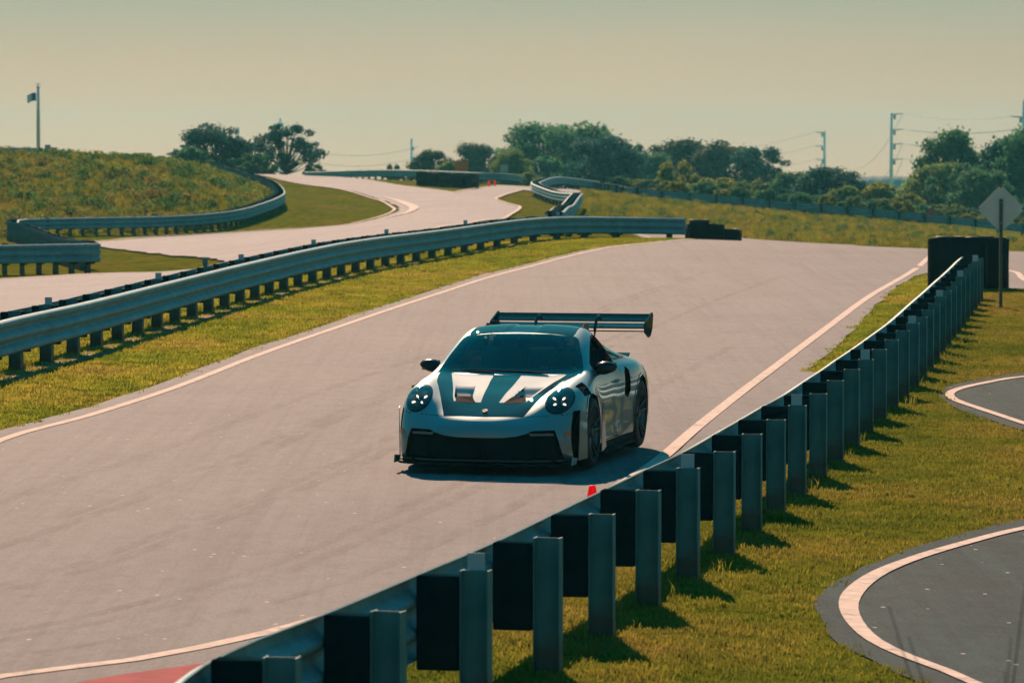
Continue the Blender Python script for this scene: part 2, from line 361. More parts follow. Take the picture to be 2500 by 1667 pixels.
n.links.new(rampn(n, noise(n, mapping(n, (1.2, .35, 1)), 2.5, 6, .7), [(.38, (0, 0, 0)), (.75, (.26, .26, .26))]), b.inputs['Alpha'])
for off_, a_, b_ in ((-1.15, 18, 62), (-1.38, 20, 50), (-2.7, 20, 90), (-4.3, 24, 88), (-2.95, 26, 70), (-5.6, 24, 60), (-4.55, 34, 96), (-.62, 21, 44)):
    ln = offset(L_right, off_ + .25 * np.sin(np.arange(len(L_right)) * .03 + off_)); ln = ln[(ln[:, 1] > a_) & (ln[:, 1] < b_)]; strip('tyre_mark', ln, .11 + .06 * np.abs(np.sin(np.arange(len(ln)) * .05)), .0155, m_mark)
m_seam = simple('sealed_joint', (.035, .038, .04), .7, var=.3, Specular_IOR_Level=.1)
for k_ in range(7):
    p_ = L_right[int(len(L_right) * (.18 + .09 * k_))] + np.array([-rng.uniform(1, 3), 0]); pts_ = [p_]; d_ = np.array([-1., .15])
    for q_ in range(int(rng.uniform(8, 20))): pts_.append(pts_[-1] + d_ * .22 + rng.normal(0, .05, 2))
    strip('crack', np.array(pts_), .012, .0168, m_seam)
strip('edge_line', L_left, .13, .018, m_line); strip('edge_line', L_right, .14, .018, m_line)
strip('edge_line', smooth_line([at(2300, 97), G(2463, 662), G(2500, 684), G(2600, 735)], .8), .14, .018, m_line)
drape('red_runoff', np.array([G(515, 1622), G(420, 1636), G(300, 1652), G(190, 1672), at(-200, 21), at(150, 17.5), at(400, 18.4), at(505, 19.4)]), .8, .020, m_red)
# left circuit: two arms of the infield track
infield = [(594, 640)]
upper = smooth_line([at(560, 300), G(628, 428), G(750, 453), G(826, 462), G(903, 482), G(964, 505), G(975, 514), G(950, 528), G(903, 541), G(842, 552), G(765, 559), G(574, 571), G(383, 582), G(228, 593)], 1.5)
tip = [G(214, 596), G(222, 601)]
lower = smooth_line([G(240, 604), G(268, 609), G(383, 623), G(497, 633), G(532, 638)], 1.5)
right_e = smooth_line([G(1275, 466), G(1228, 480), G(1211, 489), G(1235, 498), G(1268, 507), G(1266, 515), G(1247, 527), G(1215, 539), at(1100, 135), at(980, 115), at(860, 103), at(700, 92), at(400, 82)], 1.5)
top_e = [at(640, 305), G(700, 429), G(750, 431), G(827, 434), G(903, 441), G(1018, 459), G(1112, 471), G(1190, 458), G(1213, 454), G(1286, 457.5), at(1420, 275), at(1440, 262)]
left_poly = list(upper) + tip + list(lower) + [at(560, 112), at(480, 106)] + [G(390, 669), G(191, 674), G(0, 686), G(-300, 700)] + [at(-600, 80), at(0, 72)] + list(right_e[::-1]) + [at(1400, 255)] + top_e[::-1]
drape('infield_track', np.array(left_poly), 2.0, .06, m_road_l, .05)
strip('edge_line', offset(upper[4:], .25), .16, .08, m_line); strip('edge_line', right_e[:-12] * 1.0 + 0, .16, .08, m_line)
wl = smooth_line([G(903, 484), G(945, 498), G(972, 514), G(950, 527), G(900, 539)], 1.0)
strip('kerb_paint', offset(wl, -.8), .5 * np.sin(np.linspace(0.15, math.pi - .15, len(wl))), .085, m_line)
strip('edge_line', smooth_line([G(1112, 471.5), G(1150, 464), G(1190, 458), G(1215, 455)], 1.0), .16, .08, m_line)
strip('edge_line', smooth_line([G(-300, 698), G(0, 688), G(191, 677), G(385, 671)], 1.0), .14, .08, m_line)
# right: two bends of a service road in the grass
rb1 = smooth_line([at(3300, 56), G(2700, 902), G(2500, 912), G(2400, 926), G(2325, 940), G(2295, 957), G(2300, 975), G(2340, 999), G(2420, 1029), G(2500, 1054), G(2700, 1112), at(3300, 38)], .5)
drape('service_road', rb1, .9, .010, m_road_r, .02)
rl1 = smooth_line([at(3300, 55.4), G(2700, 911), G(2500, 922), G(2400, 938), G(2340, 952), G(2318, 964), G(2330, 978), G(2380, 996), G(2440, 1016), G(2500, 1036), G(2700, 1095)], .4)
strip('edge_line', rl1, .12, .020, m_line)
rb2 = smooth_line([at(3400, 36), G(2700, 1242), G(2500, 1270), G(2350, 1303), G(2200, 1348), G(2080, 1400), G(2010, 1440), G(1990, 1480), G(2010, 1530), G(2080, 1590), G(2180, 1640), G(2330, 1700), G(2600, 1790), at(3200, 19)], .4)
drape('service_road', rb2, .8, .010, m_road_r, .02)
rl2 = smooth_line([at(3400, 35.2), G(2700, 1262), G(2500, 1293), G(2360, 1328), G(2240, 1364), G(2150, 1400), G(2095, 1438), G(2072, 1475), G(2085, 1520), G(2135, 1568), G(2210, 1605), G(2310, 1642), G(2420, 1690), G(2600, 1750)], .3)
strip('edge_line', rl2, np.interp(np.arange(len(rl2)) / len(rl2), [0, .45, .62, .75, 1], [.11, .12, .16, .12, .08]), .020, m_line)
# ------------------------------------------------------------ guardrails
def galv(name, c, rough, metal):
    m, n, b = new_mat(name)
    v = mapping(n); f1 = noise(n, v, 2.2, 5, .6); f2 = noise(n, mapping(n, (1, 1, .15)), 14, 4, .7)
    c1 = rampn(n, f1, [(.3, tuple(k * .78 for k in c)), (.7, tuple(k * 1.12 for k in c))])
    c2 = rampn(n, f2, [(.3, (.72, .74, .74)), (.6, (1, 1, 1)), (.8, (1.06, 1.04, 1))])
    n.links.new(mix(n, .8, c1, mix(n, 1., c1, c2, 'MULTIPLY')), b.inputs['Base Color'])
    n.links.new(rampn(n, f2, [(.3, (rough + .12,) * 3), (.7, (rough - .05,) * 3)]), b.inputs['Roughness'])
    b.inputs['Metallic'].default_value = metal; bump(n, b, f2, .12, .01); return m
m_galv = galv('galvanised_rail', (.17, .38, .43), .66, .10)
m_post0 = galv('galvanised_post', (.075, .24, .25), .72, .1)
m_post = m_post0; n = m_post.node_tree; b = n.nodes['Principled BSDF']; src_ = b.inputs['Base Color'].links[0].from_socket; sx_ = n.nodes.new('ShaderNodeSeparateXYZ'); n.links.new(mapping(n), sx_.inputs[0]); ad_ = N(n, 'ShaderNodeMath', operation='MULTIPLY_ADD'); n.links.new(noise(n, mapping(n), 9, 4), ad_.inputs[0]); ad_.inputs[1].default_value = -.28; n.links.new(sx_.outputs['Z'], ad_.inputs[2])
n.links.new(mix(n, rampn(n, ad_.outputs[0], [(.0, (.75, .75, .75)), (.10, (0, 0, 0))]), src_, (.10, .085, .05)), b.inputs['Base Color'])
m_block = simple('black_plastic_block', (.004, .020, .026), .8, var=.3, Specular_IOR_Level=0.)
m_refl = simple('pale_reflector', (.34, .46, .50), .35, var=.05)
PROF = [(.012, .0), (.0, .004), (.03, .012), (.075, .030), (.083, .045), (.083, .078), (.075, .092), (.012, .132), (.0, .145), (.0, .168), (.012, .181), (.075, .222), (.083, .236), (.083, .270), (.075, .284), (.012, .325), (.0, .338), (.0, .361), (.012, .374), (.075, .414), (.083, .428), (.083, .462), (.075, .478), (.03, .498), (.004, .504), (.012, .510)]
def frame_mesh(name, shape):
    me = bpy.data.meshes.new(name); return me
mb = MB()   # I-section post, local: +y towards the road, z up
for sy in (-.082, .082): mb.box((0, sy, .36), (.115, .008, .96))
mb.box((0, 0, .36), (.007, .156, .96)); me_post = bpy.data.meshes.new('post'); me_post.from_pydata(mb.v, [], mb.f); me_post.materials.append(m_post)
mb = MB(); mb.box((0, 0, .545), (.15, .255, .56)); me_blk = bpy.data.meshes.new('blockout'); me_blk.from_pydata(mb.v, [], mb.f); me_blk.materials.append(m_block)
bm_ = bmesh.new(); bm_.from_mesh(me_blk); bmesh.ops.bevel(bm_, geom=bm_.edges[:], offset=.008, segments=1, affect='EDGES'); bm_.to_mesh(me_blk); bm_.free()
mb = MB(); mb.box((0, -.066, .84), (.105, .006, .21)); mb.box((0, -.05, .80), (.02, .03, .05)); me_ref = bpy.data.meshes.new('reflector'); me_ref.from_pydata(mb.v, [], mb.f); me_ref.materials.append(m_refl)
mb = MB(); mb.lathe([(.0, .0), (.022, .0), (.022, .012), (.0, .018)], axis='y', n=6); me_bolt = bpy.data.meshes.new('bolt'); me_bolt.from_pydata(mb.v, [], mb.f); me_bolt.materials.append(m_post)

def guardrail(line, side, label, group, both=False, ref_every=4, ref_start=1, top=.815, post_sp=1.905, bolts=False, sink=0., sink_end=0., t0=.35, ref_ro=-math.pi / 2):
    """line: the rail's face line on the ground; side=+1 when traffic is on the right of the walking direction"""
    seg = np.linalg.norm(np.diff(line, axis=0), axis=1); s_ = np.concatenate([[0], np.cumsum(seg)]); Ltot = s_[-1]
    def pt(t): return np.array([np.interp(t, s_, line[:, 0]), np.interp(t, s_, line[:, 1])])
    def tn(t): d = pt(min(t + .3, Ltot)) - pt(max(t - .3, 0)); return d / np.linalg.norm(d)
    p0 = pt(0); root = empty('guardrail', P3(p0)); tag(root, label, 'guardrail', group)
    inv = np.array(P3(p0))
    def smooth_h(t):
        ts = np.clip(np.linspace(t - 3, t + 3, 7), 0, Ltot); return float(np.mean([hgt(*pt(q)) for q in ts])) - sink - sink_end * max(0., (t / Ltot - .62) / .38) ** 1.0
    def beam(off, flip):
        k = 0; t = 0.
        while t < Ltot - .3:
            te = min(t + 3.81, Ltot); ts = np.arange(t - (.12 if k else 0), te + .001, .476 if Ltot < 80 else .635); ts = np.append(ts, te) if te - ts[-1] > .05 else ts
            path = []; rt = []
            for q in ts:
                q = max(q, 0); d = tn(q); nrm = np.array([d[1], -d[0]]) * side; p = pt(q) + nrm * (off + (.003 if k % 2 else 0) * flip)
                path.append((p[0], p[1], smooth_h(q) + top - .51)); rt.append((nrm[0] * flip, nrm[1] * flip, 0))
            m_ = MB(); m_.sweep([np.array(p) - inv for p in path], PROF, rt, [(0, 0, 1)] * len(path))
            auto_smooth(m_.build('rail_panel', m_galv, root), 50); t = te; k += 1
    beam(0, 1)
    if both: beam(-.43, -1)
    i = 0; t = t0
    while t < Ltot:
        d = tn(t); nrm = np.array([d[1], -d[0]]) * side; p = pt(t); z = smooth_h(t) + (top - .815); rz = math.atan2(nrm[1], nrm[0]) - math.pi / 2
        def put(name, me, off, ro=0, dz=0):
            o = bpy.data.objects.new(name, me); col.objects.link(o); o.parent = root
            q = p + nrm * off; o.location = (q[0] - inv[0], q[1] - inv[1], z - inv[2] + dz); o.rotation_euler = (0, 0, rz + ro); return o
        if both:
            pp_ = put('post', me_post, -.215); pp_.scale = (1.6, 1, 1); a_ = put('blockout', me_blk, -.07); b_ = put('blockout', me_blk, -.36); a_.scale = b_.scale = (1, .46, 1)
        else:
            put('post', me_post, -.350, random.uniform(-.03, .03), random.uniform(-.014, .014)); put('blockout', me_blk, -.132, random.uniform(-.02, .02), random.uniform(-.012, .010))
        if bolts: put('bolt', me_bolt, .0, 0, .56)
        if ref_every and i % ref_every == ref_start: put('reflector', me_ref, -.335 if not both else -.20, ref_ro)
        i += 1; t += post_sp
    return root
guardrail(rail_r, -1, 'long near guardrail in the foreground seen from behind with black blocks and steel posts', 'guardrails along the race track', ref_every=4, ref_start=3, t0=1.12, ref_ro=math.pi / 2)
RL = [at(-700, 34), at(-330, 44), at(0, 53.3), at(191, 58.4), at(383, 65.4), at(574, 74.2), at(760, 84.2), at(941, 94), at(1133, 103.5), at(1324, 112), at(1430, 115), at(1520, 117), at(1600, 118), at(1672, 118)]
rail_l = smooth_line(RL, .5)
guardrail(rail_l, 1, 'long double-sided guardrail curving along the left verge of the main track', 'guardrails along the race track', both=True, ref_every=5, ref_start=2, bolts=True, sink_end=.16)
ra = smooth_line([at(235, 109), at(150, 135), at(60, 165), at(42, 173), at(60, 176.5), at(120, 177), at(210, 178), at(383, 180), at(560, 184), at(640, 189), at(688, 197), at(688, 208), at(668, 219), at(631, 230), at(597, 241), at(540, 253), at(470, 259), at(400, 262), at(330, 262)], .7)
guardrail(ra, 1, 'guardrail bending round the foot of the scrubby hill on the left', 'guardrails along the race track', ref_every=0, post_sp=.64)
guardrail(smooth_line([at(-500, 103), at(-250, 103), at(0, 103.5), at(150, 104), at(243, 104.5)], .7), 1, 'short guardrail ending between the two arms of the left track', 'guardrails along the race track', ref_every=0, post_sp=.47)
guardrail(smooth_line([at(1446, 290), at(1413, 284), at(1352, 272), at(1312, 258), at(1299, 250), at(1305, 244), at(1345, 234), at(1385, 225), at(1399, 216), at(1396, 203), at(1384, 185), at(1366, 163), at(1350, 145), at(1336, 128)], .7), 1, 'zigzag double-sided guardrail at the far end of the left track below the tall trees', 'guardrails along the race track', both=True, ref_every=0)
guardrail(smooth_line([at(745, 322), at(800, 315), at(903, 302), at(1000, 292), at(1100, 284), at(1180, 280), at(1215, 280), at(1250, 286), at(1275, 298)], .9), 1, 'far guardrail on the skyline behind the dark tyre barrier', 'guardrails along the race track', ref_every=0)
guardrail(smooth_line([at(1450, 290), at(1500, 279), at(1550, 273), at(1752, 271), at(1934, 269), at(2156, 266), at(2398, 262), at(2500, 260), at(2700, 256)], .9), -1, 'distant dark guardrail running along the foot of the trees on the right', 'guardrails along the race track', ref_every=0)
guardrail(smooth_line([at(-260, 232), at(-60, 226), at(30, 221), at(100, 221)], .9), 1, 'dark guardrail end showing on top of the scrubby hill', 'guardrails along the race track', ref_every=0, sink=.25)

# ------------------------------------------------------------ tyre barriers
m_rub = simple('tyre_rubber', (.018, .019, .020), .75, var=.35, vs=12)
m_belt, n, b = new_mat('black_conveyor_belt'); v = mapping(n, (1, 1, .25)); f_ = noise(n, v, 3.5, 5, .65)
n.links.new(rampn(n, f_, [(.3, (.005, .012, .014)), (.65, (.012, .022, .025)), (.85, (.045, .05, .048))]), b.inputs['Base Color']); b.inputs['Roughness'].default_value = .72; bump(n, b, f_, .4, .03)
b.inputs['Specular IOR Level'].default_value = .03
mb = MB(); pr = [(.19, .03), (.20, .0), (.29, .0), (.31, .03), (.315, .11), (.31, .19), (.29, .22), (.20, .22), (.19, .19), (.27, .16), (.28, .11), (.27, .06)]
mb.lathe(pr, n=20, closed=True); me_tyre = bpy.data.meshes.new('tyre'); me_tyre.from_pydata(mb.v, [], mb.f); me_tyre.materials.append(m_rub); me_tyre.shade_smooth()
def tyre_barrier(pts, high, label, belt_top, sag=.02):
    line = smooth_line(pts, .1); s_ = np.concatenate([[0], np.cumsum(np.linalg.norm(np.diff(line, axis=0), axis=1))])
    root = empty('tyre_barrier', P3(line[0])); tag(root, label, 'tyre barrier', 'tyre barriers'); o0 = np.array(P3(line[0]))
    t = .32
    while t < s_[-1]:
        p = np.array([np.interp(t, s_, line[:, 0]), np.interp(t, s_, line[:, 1])]); g = hgt(*p)
        for k in range(high):
            o = bpy.data.objects.new('tyre', me_tyre); col.objects.link(o); o.parent = root
            o.location = (p[0] - o0[0] + random.uniform(-.02, .02), p[1] - o0[1] + random.uniform(-.02, .02), g - o0[2] + k * .222); o.rotation_euler = (random.uniform(-.03, .03), random.uniform(-.03, .03), random.random() * 6)
        t += .64
    a = offset(line, .35); c = offset(line, -.35); loop = np.vstack([a, [line[-1] + (line[-1] - line[-4]) * .6], c[::-1], [line[0] + (line[0] - line[3]) * .6]])
    loop = smooth_line(loop[::3], .12, True)
    vs = []; M = len(loop)
    for i, q in enumerate(loop):
        w = 1 + .012 * math.sin(i * .9); zt = belt_top + sag * math.sin(i * .35) + random.uniform(-.008, .008)
        for zz in (.02, belt_top * .5, zt): vs.append((q[0] * 1 - o0[0] + random.uniform(-.006, .006), q[1] - o0[1] + random.uniform(-.006, .006), float(hgt(*q)) - o0[2] + zz))
    fs = [(i * 3 + k, ((i + 1) % M) * 3 + k, ((i + 1) % M) * 3 + k + 1, i * 3 + k + 1) for i in range(M) for k in (0, 1)]
    for q in loop[::9]:
        MB().box((q[0] - o0[0], q[1] - o0[1] - .006, float(hgt(*q)) - o0[2] + belt_top * .5), (.05, .045, belt_top * .96)).build('belt_joint', m_rub, root)
    o = mesh('rubber_belt', vs, fs, m_belt, root, True); md = o.modifiers.new('thickness', 'SOLIDIFY'); md.thickness = .012
    return root
tyre_barrier([at(2284, 82.8), at(2330, 82.6), at(2380, 82.5), at(2442, 82.8)], 5, 'black rubber-wrapped tyre barrier around the end of the near guardrail', 1.07)
tyre_barrier([at(1680, 119.5), at(1715, 119.5), at(1752, 119.5)], 3, 'low dark tyre barrier at the far end of the double-sided guardrail', .52)
tyre_barrier([at(1776, 120), at(1782, 121.2)], 2, 'small tyre stack just right of the low dark tyre barrier', .40)
tyre_barrier([at(1028, 262), at(1090, 259.5), at(1158, 257)], 4, 'wide black tyre barrier on the verge between the two far roads', .93, .05)

# ------------------------------------------------------------ signs, cones
m_alu = simple('bare_aluminium_sign_back', (.72, .66, .60), .75, .0, var=.08, vs=3)
m_steel = simple('weathered_sign_post', (.10, .11, .09), .8, var=.3)
m_cone = simple('red_cone_plastic', (.75, .012, .03), .5, var=.08); m_orange = simple('orange_sign', (.60, .16, .03), .6); m_grey = simple('grey_sign', (.34, .42, .44), .6); m_white = simple('white_paint_metal', (.70, .70, .66), .5)
sx, sy = G(2443, 753); r_ = empty('road_sign', P3((sx, sy))); tag(r_, 'diamond road sign seen from behind on a dark post beside the tyre barrier', 'sign')
o = MB().prism([(0, 1.42), (.455, 1.875), (0, 2.33), (-.455, 1.875)], .02, .026, 'y').build('sign_panel', m_alu, r_); bm_ = bmesh.new(); bm_.from_mesh(o.data)
bmesh.ops.bevel(bm_, geom=[e for e in bm_.edges if abs(e.verts[0].co.y - e.verts[1].co.y) > .001], offset=.05, segments=4, affect='EDGES'); bm_.to_mesh(o.data); bm_.free()
mb = MB(); mb.box((0, 0, 1.02), (.062, .034, 2.08)); 
mb.build('post', m_steel, r_)
mb = MB()
for zz in (1.6, 2.0): mb.box((0, -.022, zz), (.03, .01, .03))
mb.build('bolt', m_galv, r_)
n = m_cone.node_tree; tr_ = n.nodes.new('ShaderNodeBsdfTranslucent'); tr_.inputs[0].default_value = (1, .03, .06, 1); ms_ = n.nodes.new('ShaderNodeMixShader'); ms_.inputs[0].default_value = .6
n.links.new(n.nodes['Principled BSDF'].outputs[0], ms_.inputs[1]); n.links.new(tr_.outputs[0], ms_.inputs[2]); n.links.new(ms_.outputs[0], n.nodes['Material Output'].inputs[0])
def cone(xy, h, label, lay=0):
    r_ = empty('traffic_cone', P3(xy), 0); tag(r_, label, 'traffic cone', 'small red cones')
    MB().lathe([(h * .26, .02), (h * .24, .03), (h * .17, h * .5), (h * .09, h * .96), (h * .07, h), (0, h)], n=14).build('body', m_cone, r_, True)
    MB().box((0, 0, .012), (h * .72, h * .72, .024)).build('base', m_cone, r_)
    if lay: r_.rotation_euler = (0, lay, .3); r_.location.z += .09
cone(G(1446, 1282), .35, 'small red cone on the track edge just behind the near guardrail')
cone(G(1194, 457), .45, 'left one of two small red cones on the far road'); cone(G(1208, 456), .42, 'right one of two small red cones on the far road', 0)
def board(px, Z, y0, y1, w, m, label, name='marshal_board', h_extra=.3):
    xy = at(px, Z); g = float(hgt(*xy)); za = CH - (y1 - 440) * Z / F - g; zb = CH - (y0 - 440) * Z / F - g
    r_ = empty(name, P3(xy)); tag(r_, label, 'sign'); MB().box((0, -.03, (za + zb) / 2), (w, .03, zb - za)).build('panel', m, r_)
    MB().box((0, 0, zb / 2), (.07, .05, max(.3, zb))).build('post', m_steel, r_)
board(1127, 300, 394, 416, 1.05, m_orange, 'orange sign standing above the wide tyre barrier in front of the trees')
board(1231, 300, 402, 420, .6, m_grey, 'small grey sign in front of the tall trees right of the orange one')
board(1197, 292, 421, 432, .45, m_white, 'small white board on top of the far guardrail', h_extra=0)
board(2273, 262, 508, 528, .42, simple('faded_red_sign', (.28, .07, .10), .6), 'small faded red sign at the foot of the dark trees on the right')
board(118, 225, 354, 368, .33, m_grey, 'small grey board on the hilltop beside the tall pole')
board(501, 73, 629, 645, .10, m_post, 'short marker post beyond the double-sided guardrail')

# ------------------------------------------------------------ power line and flag pole
m_pole = simple('pale_steel_pole', (.60, .68, .64), .6, .0, var=.05, vs=.3); m_wire = simple('power_cable', (.12, .15, .15), .6)
m_arm = simple('insulator_arm', (.14, .19, .19), .5)
def power_pole(px, ytop, Z, label, arms, w=.85, armlen=2.0):
    Z = Z * 2; w = w * 1.2; armlen = armlen * 1.8
    xy = at(px, Z); g = float(hgt(*xy)); top = CH - (ytop - 440) * Z / F; r_ = empty('power_pole', (xy[0], xy[1], g)); tag(r_, label, 'power pole', 'steel poles of the distant power line')
    MB().tube([(0, 0, -.5), (0, 0, (top - g) * .5), (0, 0, top - g)], [w * .62, w * .5, w * .38], 12).build('pole', m_pole, r_, True)
    outs = []
    for (ya, sgn) in arms:
        z = CH - (ya - 440) * Z / F - g
        MB().tube([(0, 0, z - .25), (sgn * armlen, -.3, z)], [.26, .16], 8).build('crossarm', m_arm, r_)
        MB().lathe([(.0, -1.6), (.4, -1.5), (.4, -.2), (.2, 0), (0, 0)], (sgn * armlen * .25, -.6, z - .3), n=10).build('insulator', m_arm, r_, True)
        outs.append((xy[0] + sgn * armlen, xy[1] - .3, z + g))
    return outs
def wire(a, b_, sag, label, r=.05):
    pts = [tuple(np.array(a) * (1 - t) + np.array(b_) * t - np.array([0, 0, 4 * sag * t * (1 - t)])) for t in np.linspace(0, 1, 25)]
    o = MB().tube(pts, r, 4).build('power_cable', m_wire); tag(o, label, 'cable', 'cables of the distant power line')
pA = power_pole(2175, 277, 620, 'tall pale steel power pole above the trees on the right', [(278, 1), (316, 1), (351, 1), (388, 1)])
pB = power_pole(2497, 246, 560, 'tall power pole cut by the right edge of the photo', [(285, -1), (318, -1), (354, -1), (386, -1)])
pC = power_pole(2012, 321, 760, 'shorter power pole left of the tallest one above dark bushes', [(323, -1), (356, -1), (389, -1)], .9)
pD = power_pole(1005, 339, 900, 'pale power pole standing beyond the wide tyre barrier', [(358, 1), (383, 1)], 1.0)
pE = power_pole(582, 311, 800, 'pale power pole between the two left trees', [(343, 1), (370, 1)], .9)
pF = power_pole(685, 289, 860, 'power pole whose top shows above the sparse left tree', [(300, 1), (330, 1)], .9)
lv = ['topmost', 'second', 'third', 'lowest']
for i in range(4): wire(pA[i], pB[i], 1.2, '%s cable between the tall right pole and the pole at the photo edge' % lv[i], .09)
for i in range(3): wire(pC[i], pA[i + (1 if i else 0)], 16 + 3 * i, '%s sagging cable between the shorter and the tallest right pole' % lv[i], .07)
for i in range(3): wire(pC[i], (pC[i][0] - 120, pC[i][1] + 280, pC[i][2] - 1), 9, '%s cable running left and away from the shorter right pole' % lv[i], .07)
for i in range(2): wire(pD[i], (pF[i][0] + 2, pF[i][1] + 0, pD[i][2] - 1.0), 4.0, '%s cable crossing the sky between the left trees and the pole beyond the tyre barrier' % ('upper', 'lower')[i], .08)
xy = at(95, 300); g = float(hgt(*xy)); r_ = empty('flag_pole', (xy[0], xy[1], g)); tag(r_, 'tall pale mast with a blue and white flag rising behind the scrubby hill', 'flag pole')
zt = CH + (440 - 212) * 300 / F - g
MB().tube([(0, 0, 0), (0, 0, zt * .7), (0, 0, zt)], [.16, .13, .10], 12).build('pole', m_pole, r_, True)
zf = CH + (440 - 228) * 300 / F - g
m_flag, n, b = new_mat('blue_white_flag'); gr = N(n, 'ShaderNodeSeparateXYZ'); n.links.new(mapping(n), gr.inputs[0])
n.links.new(mix(n, 1., rampn(n, gr.outputs['X'], [(.0, (.75, .80, .75)), (.30, (.75, .80, .75)), (.42, (.05, .16, .40)), (.72, (.05, .16, .40)), (.82, (.75, .8, .75))]), rampn(n, noise(n, mapping(n), 3, 2), [(.4, (.8, .8, .8)), (.6, (1, 1, 1))]), 'MULTIPLY'), b.inputs['Base Color']); b.inputs['Roughness'].default_value = .8
mp = [nd for nd in n.nodes if nd.type == 'MAPPING'][0]; mp.inputs['Location'].default_value = (.85, 0, 0)
vs = []; fs = []
for i in range(13):
    for j in range(7):
        u_, w_ = i / 12, j / 6; vs.append((-u_ * .70 - .12, .09 * math.sin(u_ * 7 + w_) * u_ - .2, zf - w_ * .62 - u_ * .12 + .05 * math.sin(u_ * 5)))
for i in range(12):
    for j in range(6): fs.append((i * 7 + j, i * 7 + j + 1, i * 7 + j + 8, i * 7 + j + 7))
o = mesh('flag', vs, fs, m_flag, r_, True)
mb = MB()
for zz in (.0, .22): mb.box((.02, 0, zt + zz - .05), (.42, .05, .04))
mb.box((0, 0, zt + .08), (.05, .05, .35)); mb.build('antenna', m_arm, r_)

# ------------------------------------------------------------ trees
def leaf_mat(name, base, spread=.35):
    m, n, b = new_mat(name); oi = n.nodes.new('ShaderNodeObjectInfo')
    f_ = noise(n, mapping(n), 7.0, 4, .7)
    c = mix(n, 1., oi.outputs['Color'], rampn(n, f_, [(.3, (.35, .42, .45)), (.52, (1, 1, 1)), (.72, (1.9, 1.6, 1.1))]), 'MULTIPLY')
    tr = n.nodes.new('ShaderNodeBsdfTranslucent'); ms = n.nodes.new('ShaderNodeMixShader'); ms.inputs[0].default_value = .5
    n.links.new(c, b.inputs['Base Color']); n.links.new(c, tr.inputs[0]); b.inputs['Roughness'].default_value = .75; b.inputs['Specular IOR Level'].default_value = .2
    n.links.new(b.outputs[0], ms.inputs[1]); n.links.new(tr.outputs[0], ms.inputs[2]); n.links.new(ms.outputs[0], n.nodes['Material Output'].inputs[0]); return m
m_leaf = leaf_mat('tree_leaves', None); m_bark = simple('bark', (.055, .05, .045), .9, var=.3, vs=4)
def tree_meshes(seed, lobes, nleaf, lsz, width, trunk_h, sparse=0., top_bias=0.):
    """unit-height crown of leaf faces round a set of boughs, and a trunk with limbs"""
    r = np.random.default_rng(seed); C = []; mbt = MB()
    for k in range(lobes):
        t = k / max(1, lobes - 1); z = trunk_h + (1 - trunk_h) * (.12 + .80 * r.random() ** (.8 - top_bias)); env = math.sin(math.pi * min(1, max(.08, (z - trunk_h * .6) / (1.02 - trunk_h * .6))) ** .75) ** .6
        a = r.random() * 6.283; rad = width * .5 * env * (.25 + .75 * r.random() ** .6); c = np.array([rad * math.cos(a), rad * math.sin(a), z]); rr = (.055 + .11 * r.random() ** 1.4) * (1 - .40 * sparse)
        C.append((c, rr))
        base = np.array([0, 0, max(.06, min(z - .1, trunk_h + .35 * (z - trunk_h) * r.random()))]); mid = (base + c) / 2 + np.array([0, 0, -.02]); mbt.tube([base, mid, c], [.014, .009, .003], 5, False)
    mbt.tube([(0, 0, -.03), (.005, 0, trunk_h), (-.006, .004, .55), (0, 0, .86)], [.030, .022, .014, .004], 8)
    w = np.array([rr ** 2 for _, rr in C]); w /= w.sum(); vs = []; fs = []
    pick = r.choice(len(C), nleaf, p=w)
    for k in pick:
        c, rr = C[k]; d = r.normal(size=3); d /= np.linalg.norm(d); rad = rr * (r.random() ** .35) * (1.45 if r.random() < .14 else 1); p = c + d * rad * np.array([1.25, 1.25, .8])
        if p[2] < .02: p[2] = .02 + r.random() * .03
        nrm = d * .6 + r.normal(size=3) * .6 + np.array([0, 0, .35]); nrm /= np.linalg.norm(nrm); u = np.cross(nrm, r.normal(size=3)); u /= np.linalg.norm(u); v_ = np.cross(nrm, u); s_ = lsz * (.6 + .8 * r.random())
        b0 = len(vs); vs += [p - u * s_ - v_ * s_ * .3, p - v_ * s_ * .8 + u * .2 * s_, p + u * s_ + v_ * .2 * s_, p + v_ * s_ * .8]; fs.append((b0, b0 + 1, b0 + 2, b0 + 3))
    me = np_mesh('crown', np.array(vs), np.array(fs)); me.materials.append(m_leaf)
    mt = bpy.data.meshes.new('trunk'); mt.from_pydata(mbt.v, [], mbt.f); mt.materials.append(m_bark); mt.shade_smooth(); return me, mt
TV = {'round': [tree_meshes(1, 60, 12000, .020, 1.0, .06), tree_meshes(2, 70, 13000, .019, 1.1, .05), tree_meshes(3, 54, 12000, .020, .95, .08)],
      'sparse': [tree_meshes(4, 48, 6000, .018, 1.15, .10, .65), tree_meshes(5, 44, 6500, .018, 1.0, .12, .5)],
      'bush': [tree_meshes(6, 40, 8000, .030, 1.5, .0), tree_meshes(7, 44, 9000, .028, 1.9, .0), tree_meshes(8, 34, 8000, .028, 1.3, .0)]}
DK, MD, YL, OL = (.018, .095, .090, 1), (.065, .19, .090, 1), (.200, .240, .045, 1), (.150, .235, .070, 1)
